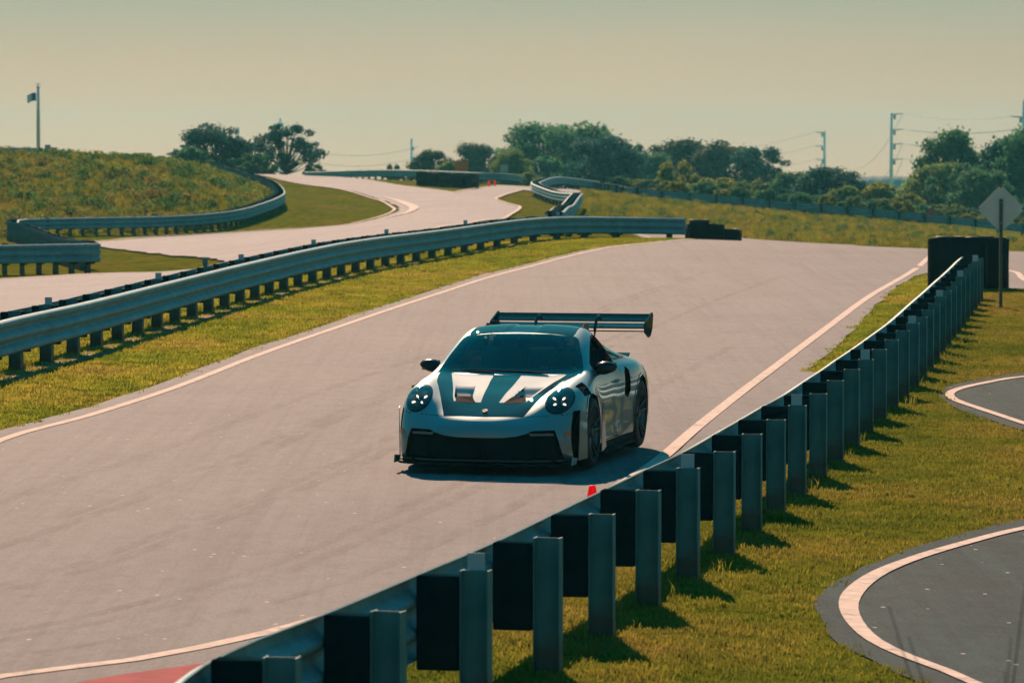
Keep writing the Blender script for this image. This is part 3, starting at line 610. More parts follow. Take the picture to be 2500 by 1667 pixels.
def tree(px, ytop, ybase, w, Z, kind, colr, label, name='broadleaf_tree', grp='trees along the far side of the circuit'):
    xy = at(px, Z); g = float(hgt(*xy)); top = CH - (ytop - 440) * Z / F; gb = min(g, CH - (ybase - 440) * Z / F)
    H_ = top - gb; cm, tm = TV[kind][random.randrange(len(TV[kind]))]; natural = {'round': 1.05, 'sparse': 1.1, 'bush': 1.6}[kind]
    wid = w * Z / F / natural / 1.0
    r_ = empty(name, (xy[0], xy[1], gb), random.random() * 6.28); r_.scale = (wid, wid, H_); tag(r_, label, 'tree' if name != 'bush' else 'bush', grp if name != 'bush' else 'bushes along the far guardrail')
    c = bpy.data.objects.new('crown', cm); col.objects.link(c); c.parent = r_; k = random.uniform(.85, 1.2); c.color = (colr[0] * k, colr[1] * k, colr[2] * k, 1)
    t = bpy.data.objects.new('trunk', tm); col.objects.link(t); t.parent = r_
TREES = [
 (528, 303, 420, 190, 330, 'round', DK, 'dense dark tree left of the road crest behind the hill'), (470, 355, 420, 110, 322, 'bush', MD, 'low leafy part-tree left of the dense dark tree'),
 (615, 372, 425, 110, 325, 'bush', MD, 'low bushy tree filling the gap between the two left trees'), (700, 296, 432, 170, 335, 'sparse', DK, 'airy sparse tree with sky showing through its crown, above the road crest'),
 (765, 400, 436, 75, 330, 'bush', MD, 'small bush at the right foot of the airy sparse tree'), (960, 400, 436, 60, 420, 'bush', (.10, .13, .08, 1), 'small pale bush left of the pole beyond the tyre barrier'),
 (1050, 368, 450, 110, 400, 'round', (.045, .075, .045, 1), 'small rounded tree behind the left end of the wide tyre barrier'), (1100, 392, 455, 90, 360, 'bush', OL, 'olive shrub right behind the wide tyre barrier'),
 (1165, 352, 460, 130, 420, 'round', (.045, .075, .055, 1), 'hazy mid-height tree left of the tallest trees'), (1245, 365, 470, 110, 380, 'round', OL, 'olive tree directly behind the small grey sign'),
 (1325, 303, 480, 230, 430, 'round', MD, 'tallest tree of the middle group, its left half'), (1425, 300, 480, 220, 420, 'round', MD, 'tall tree right of the tallest one in the middle group'),
 (1485, 328, 480, 190, 360, 'round', DK, 'dark dense tree at the right of the middle group'), (1545, 345, 480, 90, 430, 'sparse', MD, 'thin tree at the right edge of the middle group'), (1470, 300, 400, 60, 440, 'sparse', MD, 'wispy treetop above the dark dense tree'),
 (1290, 420, 470, 110, 320, 'bush', OL, 'olive bush above the zigzag guardrail'), (1210, 425, 462, 90, 330, 'bush', MD, 'green bush behind the two red cones'),
 (1590, 375, 490, 120, 420, 'round', MD, 'soft green tree in the dip right of the middle group'), (1660, 342, 490, 200, 430, 'round', (.035, .065, .042, 1), 'wide dark tree crown with a flat top right of the dip'),
 (1745, 345, 490, 190, 425, 'round', (.04, .07, .045, 1), 'dark tree beside the wide flat-topped one'), (1850, 355, 490, 190, 400, 'sparse', DK, 'tree with holes in its crown at the end of the long tree row'),
 (1650, 392, 505, 140, 330, 'bush', YL, 'yellow-green bush in front of the wide dark tree'), (1740, 432, 515, 150, 320, 'bush', YL, 'yellow-green bush in front of the long tree row'), (1830, 440, 520, 150, 325, 'bush', OL, 'olive bush under the tree with holes'),
 (1940, 420, 530, 150, 350, 'round', MD, 'low green tree left of the shorter power pole'), (2025, 408, 535, 190, 330, 'round', DK, 'dark rounded bush-tree in front of the shorter power pole'), (2060, 450, 545, 130, 320, 'bush', OL, 'olive bush at the right of the dark rounded one'),
 (2150, 440, 550, 120, 320, 'bush', YL, 'yellowish bush under the tallest power pole'), (2215, 468, 560, 110, 310, 'bush', YL, 'yellowish bush between the tallest pole and the right tree'),
 (2318, 318, 560, 180, 330, 'round', MD, 'tall tree standing alone left of the diamond sign'), (2285, 400, 565, 190, 320, 'round', OL, 'broad olive tree under the tall lone one'), (2345, 395, 570, 170, 315, 'bush', MD, 'green bush-tree right of the broad olive tree'),
 (2465, 335, 580, 230, 330, 'round', DK, 'big dark tree behind the diamond sign'), (2520, 310, 585, 190, 325, 'round', MD, 'tree cut by the right edge of the photo'), (2400, 415, 580, 170, 310, 'round', MD, 'mid-green tree just left of the diamond sign'),
 (2620, 330, 585, 220, 330, 'round', MD, 'green tree outside the right edge of the photo')]
for t_ in TREES: tree(*t_)
ORD = ['first', 'second', 'third', 'fourth', 'fifth', 'sixth', 'seventh', 'eighth', 'ninth']; cnt_ = {}
PLACE = ['below the middle tree group', 'below the dip', 'below the flat-topped tree', 'below the tree with holes', 'below the shorter power pole', 'below the tallest power pole', 'below the lone right tree', 'behind the diamond sign']
for k, px in enumerate(np.linspace(1510, 2560, 36)):
    px = px + random.uniform(-12, 12); yb = float(np.interp(px, [1500, 1752, 2156, 2500], [482, 505, 543, 575])); c_ = random.choice([YL, OL, MD, MD, DK])
    pl_ = PLACE[min(7, int((px - 1500) / 133))]; cnt_[pl_] = cnt_.get(pl_, -1) + 1
    tree(px, yb - random.uniform(34, 62), yb + 4, random.uniform(70, 120), random.uniform(282, 300), 'bush', c_, '%s hedge bush, %s from the left of those %s' % ({YL: 'yellow-green', OL: 'olive', MD: 'mid-green', DK: 'dark'}[c_], ORD[cnt_[pl_]], pl_), 'bush')
# dark wooded ridge far beyond
m_far = simple('distant_forest_leaves', (.018, .042, .040), .9, var=.25, vs=.05)
vs = []; fs = []; xs = np.linspace(78, 820, 400)
for i, x in enumerate(xs):
    e_ = min(1, (x - 78) / 30); hN = (4.55 + .12 * math.sin(x * .11) + .2 * random.random()) * e_ - 3 * (1 - e_)
    for (dy, k) in ((0, 0), (3, .75), (12, 1.), (60, .97), (90, 0)): vs.append((x, 1380 + dy + random.uniform(-1, 1), -3.5 + (hN + 3.5) * k + (random.uniform(-.25, .25) if k else 0)))
for i in range(len(xs) - 1):
    for k in range(4): fs.append((i * 5 + k, (i + 1) * 5 + k, (i + 1) * 5 + k + 1, i * 5 + k + 1))
tag(mesh('distant_forest', vs, fs, m_far, None, True), 'dark wooded ridge on the horizon beyond the right trees', 'forest', kind='stuff')
# ------------------------------------------------------------ the sports car
# car space: x to the car's left (image right), s = distance back from the nose, z up; metres
CAGE = [
 [(0,.06,.12),(0,.03,.20),(0,.02,.28),(0,.015,.35),(0,.02,.40),(0,.035,.44),(0,.055,.47),(0,.08,.495),(0,.11,.515),(0,.16,.545),(0,.22,.57)],
 [(.32,.07,.12),(.32,.04,.20),(.32,.03,.28),(.32,.025,.35),(.31,.035,.40),(.30,.05,.44),(.28,.075,.475),(.25,.11,.51),(.20,.17,.545),(.12,.25,.58),(0,.33,.612)],
 [(.60,.12,.12),(.60,.09,.2),(.60,.08,.28),(.60,.075,.36),(.59,.095,.42),(.58,.14,.48),(.53,.19,.53),(.45,.25,.575),(.34,.32,.61),(.18,.39,.635),(0,.46,.66)],
 [(.81,.24,.12),(.82,.22,.2),(.82,.21,.28),(.815,.21,.37),(.80,.24,.47),(.765,.30,.60),(.67,.36,.70),(.53,.41,.690),(.38,.46,.672),(.19,.53,.688),(0,.60,.705)],
 [(.89,.47,.12),(.905,.45,.2),(.91,.44,.3),(.905,.44,.42),(.89,.46,.57),(.835,.50,.73),(.71,.55,.805),(.55,.60,.758),(.40,.66,.727),(.2,.71,.742),(0,.76,.755)],
 [(.92,.80,.12),(.935,.80,.22),(.94,.80,.35),(.94,.80,.5),(.925,.80,.66),(.86,.81,.80),(.72,.83,.860),(.56,.86,.805),(.42,.90,.778),(.21,.93,.788),(0,.96,.798)],
 [(.92,1.2,.12),(.93,1.2,.22),(.935,1.18,.36),(.935,1.18,.52),(.92,1.16,.69),(.86,1.14,.83),(.745,1.13,.880),(.61,1.12,.855),(.45,1.12,.838),(.23,1.12,.843),(0,1.12,.848)],
 [(.90,1.5,.12),(.90,1.5,.22),(.885,1.5,.35),(.88,1.48,.5),(.875,1.46,.68),(.85,1.43,.84),(.795,1.40,.905),(.735,1.42,.905),(.55,1.35,.892),(.28,1.31,.887),(0,1.30,.885)],
 [(.89,1.8,.12),(.885,1.8,.22),(.87,1.78,.36),(.87,1.75,.5),(.865,1.7,.68),(.84,1.66,.84),(.795,1.62,.925),(.735,1.61,1.02),(.575,1.53,1.02),(.29,1.49,1.02),(0,1.48,1.02)],
 [(.89,2.05,.12),(.885,2.05,.22),(.87,2.05,.36),(.87,2.03,.5),(.867,2.0,.68),(.842,1.96,.845),(.80,1.92,.935),(.705,1.83,1.135),(.555,1.735,1.15),(.28,1.70,1.155),(0,1.69,1.16)],
 [(.89,2.28,.12),(.885,2.28,.22),(.87,2.28,.36),(.872,2.26,.5),(.872,2.22,.68),(.848,2.18,.85),(.805,2.15,.94),(.665,2.08,1.225),(.545,1.97,1.275),(.28,1.92,1.29),(0,1.91,1.295)],
 [(.90,2.55,.12),(.892,2.55,.22),(.88,2.55,.37),(.88,2.52,.5),(.882,2.5,.68),(.86,2.45,.855),(.81,2.42,.945),(.64,2.37,1.262),(.51,2.32,1.325),(.27,2.29,1.345),(0,2.28,1.35)],
 [(.90,2.8,.13),(.91,2.8,.22),(.905,2.8,.38),(.905,2.8,.52),(.915,2.78,.7),(.89,2.75,.865),(.81,2.72,.955),(.605,2.69,1.205),(.48,2.66,1.28),(.25,2.65,1.305),(0,2.65,1.31)],
 [(.92,3.1,.13),(.935,3.1,.22),(.945,3.15,.38),(.95,3.15,.55),(.95,3.15,.75),(.91,3.12,.905),(.80,3.1,.975),(.60,3.1,1.10),(.46,3.1,1.165),(.24,3.1,1.19),(0,3.1,1.195)],
 [(.94,3.5,.14),(.95,3.5,.24),(.955,3.5,.4),(.96,3.5,.58),(.95,3.5,.78),(.895,3.5,.915),(.77,3.5,.96),(.60,3.5,.995),(.45,3.5,1.04),(.23,3.5,1.07),(0,3.5,1.08)],
 [(.92,3.95,.2),(.93,3.95,.28),(.935,3.95,.4),(.935,3.95,.58),(.91,3.95,.77),(.84,3.95,.87),(.73,3.95,.895),(.57,3.95,.905),(.43,3.95,.92),(.22,3.95,.93),(0,3.95,.935)],
 [(.80,4.38,.25),(.82,4.42,.33),(.82,4.44,.45),(.82,4.44,.6),(.80,4.42,.72),(.74,4.36,.80),(.64,4.33,.83),(.5,4.3,.84),(.38,4.28,.84),(.19,4.28,.84),(0,4.28,.84)],
 [(0,4.5,.25),(0,4.55,.33),(0,4.57,.45),(0,4.57,.58),(0,4.55,.68),(0,4.53,.74),(0,4.5,.77),(0,4.47,.79),(0,4.44,.80),(0,4.41,.81),(0,4.37,.82)]]
CG = np.array(CAGE, float)                                     # (U, J, 3)
mir = lambda a: a * np.array([-1, 1, 1])
def bspl(Pn, m):
    """uniform cubic B-spline along axis 0; Pn has one ghost row at each end"""
    n_ = Pn.shape[0] - 3; out = []
    for i in range(n_):
        for k in range(m):
            t = k / m; w = [(1 - t) ** 3 / 6, (3 * t ** 3 - 6 * t ** 2 + 4) / 6, (-3 * t ** 3 + 3 * t ** 2 + 3 * t + 1) / 6, t ** 3 / 6]
            out.append(sum(w[q] * Pn[i + q] for q in range(4)))
    out.append((Pn[n_] + 4 * Pn[n_ + 1] + Pn[n_ + 2]) / 6); return np.array(out)
def ext_u(a): return np.concatenate([[mir(a[1])], a, [mir(a[-2])]])
def ext_j(a): a = a.swapaxes(0, 1); return np.concatenate([[2 * a[0] - a[1]], a, [mir(a[-2])]])      # -> (J+2, U)
def quasi(a):
    for _ in range(2):
        e = ext_u(a); a1 = a + .8 * (CG - (e[:-2] + 4 * e[1:-1] + e[2:]) / 6) * .5
        e = ext_j(a1).swapaxes(0, 1); a = a1 + .8 * (CG - (e[:, :-2] + 4 * e[:, 1:-1] + e[:, 2:]) / 6) * .5
        a[0, :, 0] = 0; a[-1, :, 0] = 0; a[:, -1, 0] = 0
    return a
CQ = quasi(CG.copy()); MU, MJ = 14, 12
S1 = bspl(ext_u(CQ), MU)                                        # (u, J, 3)
S2 = bspl(ext_j(S1), MJ).swapaxes(0, 1)                         # (u, v, 3)
nu_, nv_ = S2.shape[:2]
# roof channel
def sstep(a, b_, x): t = np.clip((x - a) / (b_ - a), 0, 1); return t * t * (3 - 2 * t)
ch_ = (1 - sstep(.13, .165, np.abs(S2[..., 0]))) * sstep(1.93, 1.98, S2[..., 1]) * (1 - sstep(3.0, 3.3, S2[..., 1])); S2[..., 2] -= .012 * ch_
du = np.gradient(S2, axis=0); dv = np.gradient(S2, axis=1); NR = np.cross(dv, du); NR /= np.linalg.norm(NR, axis=-1)[..., None] + 1e-12
# degenerate centre columns: copy neighbours
NR[0, :, 0] = 0; NR[-1, :, 0] = 0; NR[:, -1, 0] = 0; NR /= np.linalg.norm(NR, axis=-1)[..., None] + 1e-12
if NR[nu_ // 2, nv_ // 3, 0] < 0: NR = -NR
V0 = S2.reshape(-1, 3); N0 = NR.reshape(-1, 3); ii, jj = np.meshgrid(np.arange(nu_ - 1), np.arange(nv_ - 1), indexing='ij'); q0 = (ii * nv_ + jj).ravel()
T0 = np.concatenate([np.stack([q0, q0 + nv_, q0 + nv_ + 1], 1), np.stack([q0, q0 + nv_ + 1, q0 + 1], 1)])
class TM:
    """triangle soup of one half of the shell that can be cut along any curve on it"""
    def __init__(s, v, n_, t): s.v = v.copy(); s.n = n_.copy(); s.t = t.copy(); s.lab = np.array(['body'] * len(t), dtype=object)
    def cut(s, fn):
        f_ = fn(s.v); f_ = np.where(np.abs(f_) < 1e-6, 1e-6, f_); sg = f_ > 0; T = s.t; k = sg[T].sum(1); mixd = (k == 1) | (k == 2)
        keepT = [T[~mixd]]; keepL = [s.lab[~mixd]]; cache = {}; nv = []; nn = []; base = len(s.v)
        def ed(a, b_):
            key = (a, b_) if a < b_ else (b_, a)
            if key not in cache:
                w = f_[key[0]] / (f_[key[0]] - f_[key[1]]); cache[key] = base + len(nv); nv.append(s.v[key[0]] * (1 - w) + s.v[key[1]] * w); nn.append(s.n[key[0]] * (1 - w) + s.n[key[1]] * w)
            return cache[key]
        nt_ = []; nl = []
        for tri, lab in zip(T[mixd], s.lab[mixd]):
            g = [bool(sg[q]) for q in tri]; lone = g.index(True) if sum(g) == 1 else g.index(False); a, b_, c = tri[lone], tri[(lone + 1) % 3], tri[(lone + 2) % 3]
            ab, ac = ed(a, b_), ed(a, c); nt_ += [(a, ab, ac), (ab, b_, c), (ab, c, ac)]; nl += [lab] * 3
        if nt_:
            s.v = np.vstack([s.v, nv]); s.n = np.vstack([s.n, nn]); keepT.append(np.array(nt_)); l_ = np.empty(len(nl), object); l_[:] = nl; keepL.append(l_)
        s.t = np.concatenate(keepT); s.lab = np.concatenate(keepL)
    def cen(s): return s.v[s.t].mean(1)
    def mark(s, fn, name, only=('body',), gap=None):
        s.cut(fn)
        if gap: s.cut(lambda v: fn(v) + gap)
        c = s.cen(); val = fn(c); ok = np.isin(s.lab.astype(str), only)
        if gap: s.lab[(val <= 0) & (val > -gap) & ok] = 'gap'; s.lab[(val <= -gap) & ok] = name
        else: s.lab[(val <= 0) & ok] = name
def sdf_poly(P, q, rad=0.):
    P = np.array(P, float); d = np.full(len(q), 1e9); ins = np.zeros(len(q), bool)
    for a, b_ in zip(P, np.roll(P, -1, 0)):
        e = b_ - a; w = q - a; t = np.clip((w @ e) / (e @ e), 0, 1); d = np.minimum(d, np.linalg.norm(w - t[:, None] * e, axis=1))
        cond = (a[1] > q[:, 1]) != (b_[1] > q[:, 1])
        with np.errstate(divide='ignore', invalid='ignore'): xi = a[0] + (q[:, 1] - a[1]) / (b_[1] - a[1]) * (b_[0] - a[0])
        ins ^= cond & (q[:, 0] < xi)
    return np.where(ins, -d, d) - rad
FRONT = lambda P, rad=0., smax=.5: (lambda v: np.maximum(sdf_poly(P, np.stack([np.abs(v[:, 0]), v[:, 2]], 1), rad), v[:, 1] - smax))
TOP = lambda P, rad=0., zmin=.45: (lambda v: np.maximum(sdf_poly(P, np.stack([np.abs(v[:, 0]), v[:, 1]], 1), rad), zmin - v[:, 2]))
SIDE = lambda P, rad=0., xmin=.5: (lambda v: np.maximum(sdf_poly(P, np.stack([v[:, 1], v[:, 2]], 1), rad), xmin - np.abs(v[:, 0])))
FAX, RAX, RF, RR, WH = 1.02, 3.477, .345, .362, .333     # axle positions, tyre radii
shell = TM(V0, N0, T0)
circ = lambda s0, z0, r: (lambda v: np.maximum(np.hypot(v[:, 1] - s0, v[:, 2] - z0) - r, .55 - np.abs(v[:, 0])))
shell.mark(circ(FAX, RF + .005, RF + .035), 'hole'); shell.mark(circ(RAX, RR + .005, RR + .035), 'hole')
shell.mark(lambda v: np.maximum(np.maximum(np.abs(v[:, 1] - FAX) - (RF + .035), v[:, 2] - RF), .55 - np.abs(v[:, 0])), 'hole')
shell.mark(lambda v: np.maximum(np.maximum(np.abs(v[:, 1] - RAX) - (RR + .035), v[:, 2] - RR), .55 - np.abs(v[:, 0])), 'hole')
# glass
WS = [(-.1, .908), (.728, .908), (.67, 1.05), (.590, 1.200), (.555, 1.225), (.3, 1.250), (-.1, 1.256)]
shell.mark(lambda v: np.maximum(sdf_poly(WS, np.stack([np.abs(v[:, 0]), v[:, 2]], 1), .012), np.maximum(v[:, 1] - 2.12, .86 - v[:, 2])), 'windscreen', gap=None)
SG = [(1.66, .962), (1.84, 1.055), (2.02, 1.135), (2.2, 1.192), (2.45, 1.215), (2.60, 1.205), (2.57, .985), (2.1, .968)]
SQ = [(2.65, .995), (2.69, 1.195), (2.86, 1.160), (3.12, 1.045), (3.22, .998), (3.0, .99)]
shell.mark(SIDE(SG, .018), 'side_window'); shell.mark(SIDE(SQ, .015), 'quarter_window')
frame_f = lambda v: np.minimum(SIDE(SG, .036)(v), SIDE(SQ, .032)(v)); shell.mark(frame_f, 'window_trim')
RG = [(-.1, 2.95), (.46, 2.98), (.50, 3.2), (.44, 3.6), (-.1, 3.62)]
shell.mark(TOP(RG, .02, .95), 'rear_window')
shell.mark(lambda v: np.maximum(sdf_poly([(-.1, 1.9), (.535, 1.90), (.545, 2.0), (.525, 2.45), (.47, 2.88), (-.1, 2.9)], np.stack([np.abs(v[:, 0]), v[:, 1]], 1), .0), 1.19 - v[:, 2]), 'roof_panel')
# bonnet: dark panel with two painted fields
HOODX = [(-.1, .16), (.395, .19), (.475, .42), (.56, .68), (.64, .92), (.69, 1.20), (.715, 1.39), (.45, 1.29), (-.1, 1.26)]
NOS = [(.095, .225), (.345, .235), (.405, .39), (.415, .56), (.19, .565), (.135, .40)]
FIELD = [(.092, .475), (.365, .475), (.40, .60), (.45, .82), (.51, 1.05), (.59, 1.345), (.30, 1.27), (.14, 1.265), (.135, 1.1), (.115, .8)]
hoodf = lambda v: np.maximum(sdf_poly(HOODX, np.stack([np.abs(v[:, 0]), v[:, 1]], 1), 0), .5 - v[:, 2])
shell.mark(hoodf, 'bonnet', gap=.005)
NOST = [(.165, .50), (.345, .50), (.385, .60), (.425, .80), (.45, .93), (.25, .93), (.205, .62)]
shell.mark(TOP(NOST, .0), 'nostril', ('bonnet',))
shell.mark(TOP(FIELD, .0), 'painted_field', ('bonnet',))
# lamps
lamp = lambda r: (lambda v: np.maximum(np.hypot((np.abs(v[:, 0]) - .706) / 1.12, (v[:, 2] - .698) / 1.0) - r, v[:, 1] - .7))
shell.mark(lamp(.109), 'lamp_glass'); shell.mark(lamp(.120), 'lamp_rim')
# bumper
INT = [(-.1, .350), (.22, .353), (.36, .368), (.46, .395), (.51, .420), (.71, .424), (.742, .34), (.79, .142), (-.1, .142)]
shell.mark(FRONT(INT, .004), 'intake')
shell.mark(FRONT([(.845, .60), (.905, .60), (.93, .14), (.86, .14), (.845, .40)], 0, .62), 'arch_vent')
shell.mark(lambda v: np.maximum(np.maximum(np.abs(v[:, 2] - .548 - (np.abs(v[:, 0]) - .41) * .06) - .0020, v[:, 1] - .66), .41 - np.abs(v[:, 0])), 'gap')
shell.mark(FRONT([(.80, .375), (.88, .405), (.90, .43), (.87, .425), (.805, .40)], .004), 'side_marker')
# sides
shell.mark(TOP([(.80, .74), (.885, .76), (.90, .98), (.815, .98)], .006, .70), 'louvre_well')
shell.mark(SIDE([(2.76, .62), (2.79, .82), (2.86, .87), (2.93, .83), (2.93, .64), (2.85, .59)], .02), 'side_intake')
door = [(1.47, .22), (1.44, .50), (1.50, .80), (1.60, .90), (2.56, .955), (2.66, .80), (2.62, .45), (2.45, .22)]
shell.mark(lambda v: np.abs(SIDE(door, .01)(v)) - .0025, 'gap', ('body',))
shell.mark(SIDE([(2.66, .33), (2.98, .33), (2.98, .44), (2.70, .44)], .0), 'dark_decal')
shell.mark(lambda v: np.maximum(v[:, 2] - .195, np.maximum(1.36 - v[:, 1], v[:, 1] - 3.12)), 'sill')
shell.mark(lambda v: np.maximum(np.maximum(v[:, 2] - .66, 4.3 - v[:, 1]), .0 - v[:, 1]), 'rear_bumper')
shell.mark(lambda v: np.maximum(np.abs(v[:, 2] - .71) - .018, 4.2 - v[:, 1]), 'tail_light')
# arch trims
for s0, r0 in ((FAX, RF), (RAX, RR)):
    shell.mark(circ(s0, r0 + .005, r0 + .058), 'arch_lip')

# materials
def carpaint(name, c, metal, rough, flake=.06, spec=.5):
    m, n, b = new_mat(name); v = mapping(n); f_ = noise(n, v, 900, 2); g_ = noise(n, v, 1.4, 3)
    cc = rampn(n, f_, [(.35, tuple(k * (1 - flake) for k in c)), (.65, tuple(min(1, k * (1 + flake)) for k in c))])
    n.links.new(mix(n, 1., cc, rampn(n, g_, [(.3, (.93, .94, .95)), (.7, (1.04, 1.03, 1.02))]), 'MULTIPLY'), b.inputs['Base Color'])
    b.inputs['Metallic'].default_value = metal; b.inputs['Roughness'].default_value = rough; b.inputs['Specular IOR Level'].default_value = spec; b.inputs['Coat Weight'].default_value = 1.; b.inputs['Coat Roughness'].default_value = .012; return m
m_paint = carpaint('silver_car_paint', (.215, .285, .295), .70, .48)
m_field = carpaint('silver_bonnet_paint', (.34, .40, .41), .2, .7, spec=.15)
m_carbon, n, b = new_mat('satin_carbon'); w_ = N(n, 'ShaderNodeTexChecker', Scale=420.); n.links.new(mapping(n), w_.inputs['Vector'])
n.links.new(mix(n, w_.outputs['Fac'], (.012, .030, .036), (.026, .048, .054)), b.inputs['Base Color']); b.inputs['Roughness'].default_value = .75; b.inputs['Specular IOR Level'].default_value = 0.; b.inputs['Coat Weight'].default_value = 1.; b.inputs['Coat Roughness'].default_value = .012
m_black = simple('gloss_black_trim', (.008, .020, .025), .22, var=.2, Specular_IOR_Level=.3); m_blackm = simple('matt_black_plastic', (.008, .018, .021), .75, var=.3, Specular_IOR_Level=.08)
m_gap = simple('shadow_gap', (.003, .006, .007), .9, Specular_IOR_Level=0.); m_dark = simple('cabin_trim', (.030, .045, .048), .8, var=.3)
m_mesh, n, b = new_mat('grille_mesh'); vv = N(n, 'ShaderNodeTexVoronoi', Scale=95.); n.links.new(mapping(n), vv.inputs['Vector'])
n.links.new(rampn(n, vv.outputs['Distance'], [(.30, (.01, .012, .012)), (.42, (.34, .32, .28))]), b.inputs['Base Color']); b.inputs['Roughness'].default_value = .5
m_gr, n, b = new_mat('dark_radiator'); vv = N(n, 'ShaderNodeTexVoronoi', Scale=70.); n.links.new(mapping(n), vv.inputs['Vector'])
n.links.new(rampn(n, vv.outputs['Distance'], [(.25, (.002, .003, .003)), (.4, (.010, .014, .013))]), b.inputs['Base Color']); b.inputs['Roughness'].default_value = .6
def glassm(name, tint, refl=1.0, rough=.015):
    m = bpy.data.materials.new(name); m.use_nodes = True; n = m.node_tree; n.nodes.clear(); o_ = n.nodes.new('ShaderNodeOutputMaterial')
    tr = n.nodes.new('ShaderNodeBsdfTransparent'); tr.inputs[0].default_value = tint + (1,); gl_ = n.nodes.new('ShaderNodeBsdfGlossy'); gl_.inputs['Roughness'].default_value = rough; gl_.inputs[0].default_value = (.95, 1, 1, 1)
    fr = N(n, 'ShaderNodeFresnel', IOR=1.55); ms = n.nodes.new('ShaderNodeMixShader'); mm = N(n, 'ShaderNodeMath', operation='MULTIPLY'); mm.inputs[1].default_value = refl
    n.links.new(fr.outputs[0], mm.inputs[0]); n.links.new(mm.outputs[0], ms.inputs[0]); n.links.new(tr.outputs[0], ms.inputs[1]); n.links.new(gl_.outputs[0], ms.inputs[2]); n.links.new(ms.outputs[0], o_.inputs[0]); return m
m_glass = glassm('car_glass', (.78, .86, .86), 1.25); m_lens = glassm('lamp_glass', (.62, .70, .70), 1.3)
m_chrome = simple('lamp_reflector', (.55, .58, .58), .15, 1.); m_tl = simple('red_tail_lens', (.30, .01, .01), .2)
m_amber = simple('amber_red_lens', (.95, .13, .03), .25); m_rim = simple('dark_wheel_paint', (.030, .042, .045), .35, .5); m_tyre = simple('tyre_black', (.014, .017, .018), .78, var=.3, vs=20)
m_rimlip = simple('machined_rim_edge', (.16, .19, .19), .4, .6)
m_led = bpy.data.materials.new('lit_lamp'); m_led.use_nodes = True; nb = m_led.node_tree.nodes['Principled BSDF']; nb.inputs['Base Color'].default_value = (1, .85, .7, 1); nb.inputs['Emission Color'].default_value = (1, .80, .62, 1); nb.inputs['Emission Strength'].default_value = 1.6

CS = 1.02; PSI = R(12.5)
car = empty('sports_car'); tag(car, 'silver rear-engined sports coupe with black bonnet stripes and tall rear wing driving on the track', 'car')
ax0 = np.array([-.100, 39.68]); hs = .0146
fwd = Vector((-math.sin(PSI), -math.cos(PSI), -hs * math.cos(PSI))).normalized(); lft = Vector((math.cos(PSI), -math.sin(PSI), 0)); lft.z = -hs * math.sin(PSI); lft.normalize(); upv = lft.cross(-fwd).normalized()
def cmat(nose=0.):
    o3 = Vector(P3(ax0, .012)); Mx = Matrix((( lft.x, -fwd.x, upv.x, o3.x), (lft.y, -fwd.y, upv.y, o3.y), (lft.z, -fwd.z, upv.z, o3.z), (0, 0, 0, 1)))
    return Mx @ Matrix.Diagonal((CS, CS, CS, 1))
car.matrix_world = cmat()            # object space: X = x, Y = s - front axle, Z = z
def L(p): return (p[0], p[1] - FAX, p[2])
def half_part(lab, name, m, parent, move=(0, 0, 0), both=True, split=False, smooth=True, wall=False, shrink=1.):
    k = shell.lab == lab; T = shell.t[k]
    if not len(T): return None
    ids, inv = np.unique(T, return_inverse=True); T = inv.reshape(T.shape); v = shell.v[ids].copy(); nn = shell.n[ids]
    v = v + np.array(move)
    if wall:
        E = {}
        for t in T:
            for a, b_ in ((t[0], t[1]), (t[1], t[2]), (t[2], t[0])):
                E[(min(a, b_), max(a, b_))] = E.get((min(a, b_), max(a, b_)), []) + [(a, b_)]
        base = len(v); v = np.vstack([v, shell.v[ids]]); nn = np.vstack([nn, nn]); wf = []
        for e, l_ in E.items():
            if len(l_) == 1:
                a, b_ = l_[0]
                if abs(v[a][0]) < 1e-4 and abs(v[b_][0]) < 1e-4: continue
                wf += [(a, base + a, base + b_), (a, base + b_, b_)]
        T = np.vstack([T, np.array(wf)]) if wf else T
    objs = []
    def mk(v_, n_, T_):
        me = np_mesh(name, np.column_stack([v_[:, 0], v_[:, 1] - FAX, v_[:, 2]]), T_); o = link(name, me, m, parent, True)
        if not wall and smooth: me.normals_split_custom_set_from_vertices([tuple(q / (np.linalg.norm(q) + 1e-9)) for q in n_])
        return o
    vm = v * np.array([-1, 1, 1]); nm = nn * np.array([-1, 1, 1])
    if split: objs = [mk(v, nn, T), mk(vm, nm, T[:, ::-1])]
    else: objs = [mk(np.vstack([v, vm]), np.vstack([nn, nm]), np.vstack([T, T[:, ::-1] + len(v)]))]
    return objs
# winding: outward
c0 = shell.cen(); fn_ = np.cross(shell.v[shell.t[:, 1]] - shell.v[shell.t[:, 0]], shell.v[shell.t[:, 2]] - shell.v[shell.t[:, 0]]); flip = (fn_ * shell.n[shell.t].mean(1)).sum(1) < 0; shell.t[flip] = shell.t[flip][:, ::-1]
body, = half_part('body', 'body', m_paint, car); half_part('gap', 'panel_gap', m_gap, body)
bon, = half_part('bonnet', 'bonnet', m_carbon, car); half_part('painted_field', 'painted_stripe', m_field, bon, split=True)
half_part('roof_panel', 'roof', m_carbon_r if False else m_carbon, car); half_part('windscreen', 'windscreen', m_glass, car)
sw_ = half_part('side_window', 'side_window', m_glass, car, split=True); bpy.data.objects.remove(sw_[0]);   # the driver's window is down
half_part('quarter_window', 'quarter_window', m_glass, car, split=True); half_part('window_trim', 'window_trim', m_blackm, car, split=True)
half_part('rear_window', 'rear_window', m_glass, car); half_part('arch_lip', 'wheel_arch_lip', m_paint, car, split=True, move=(.006, 0, 0)); half_part('sill', 'sill', m_blackm, car, split=True, move=(.012, 0, 0))
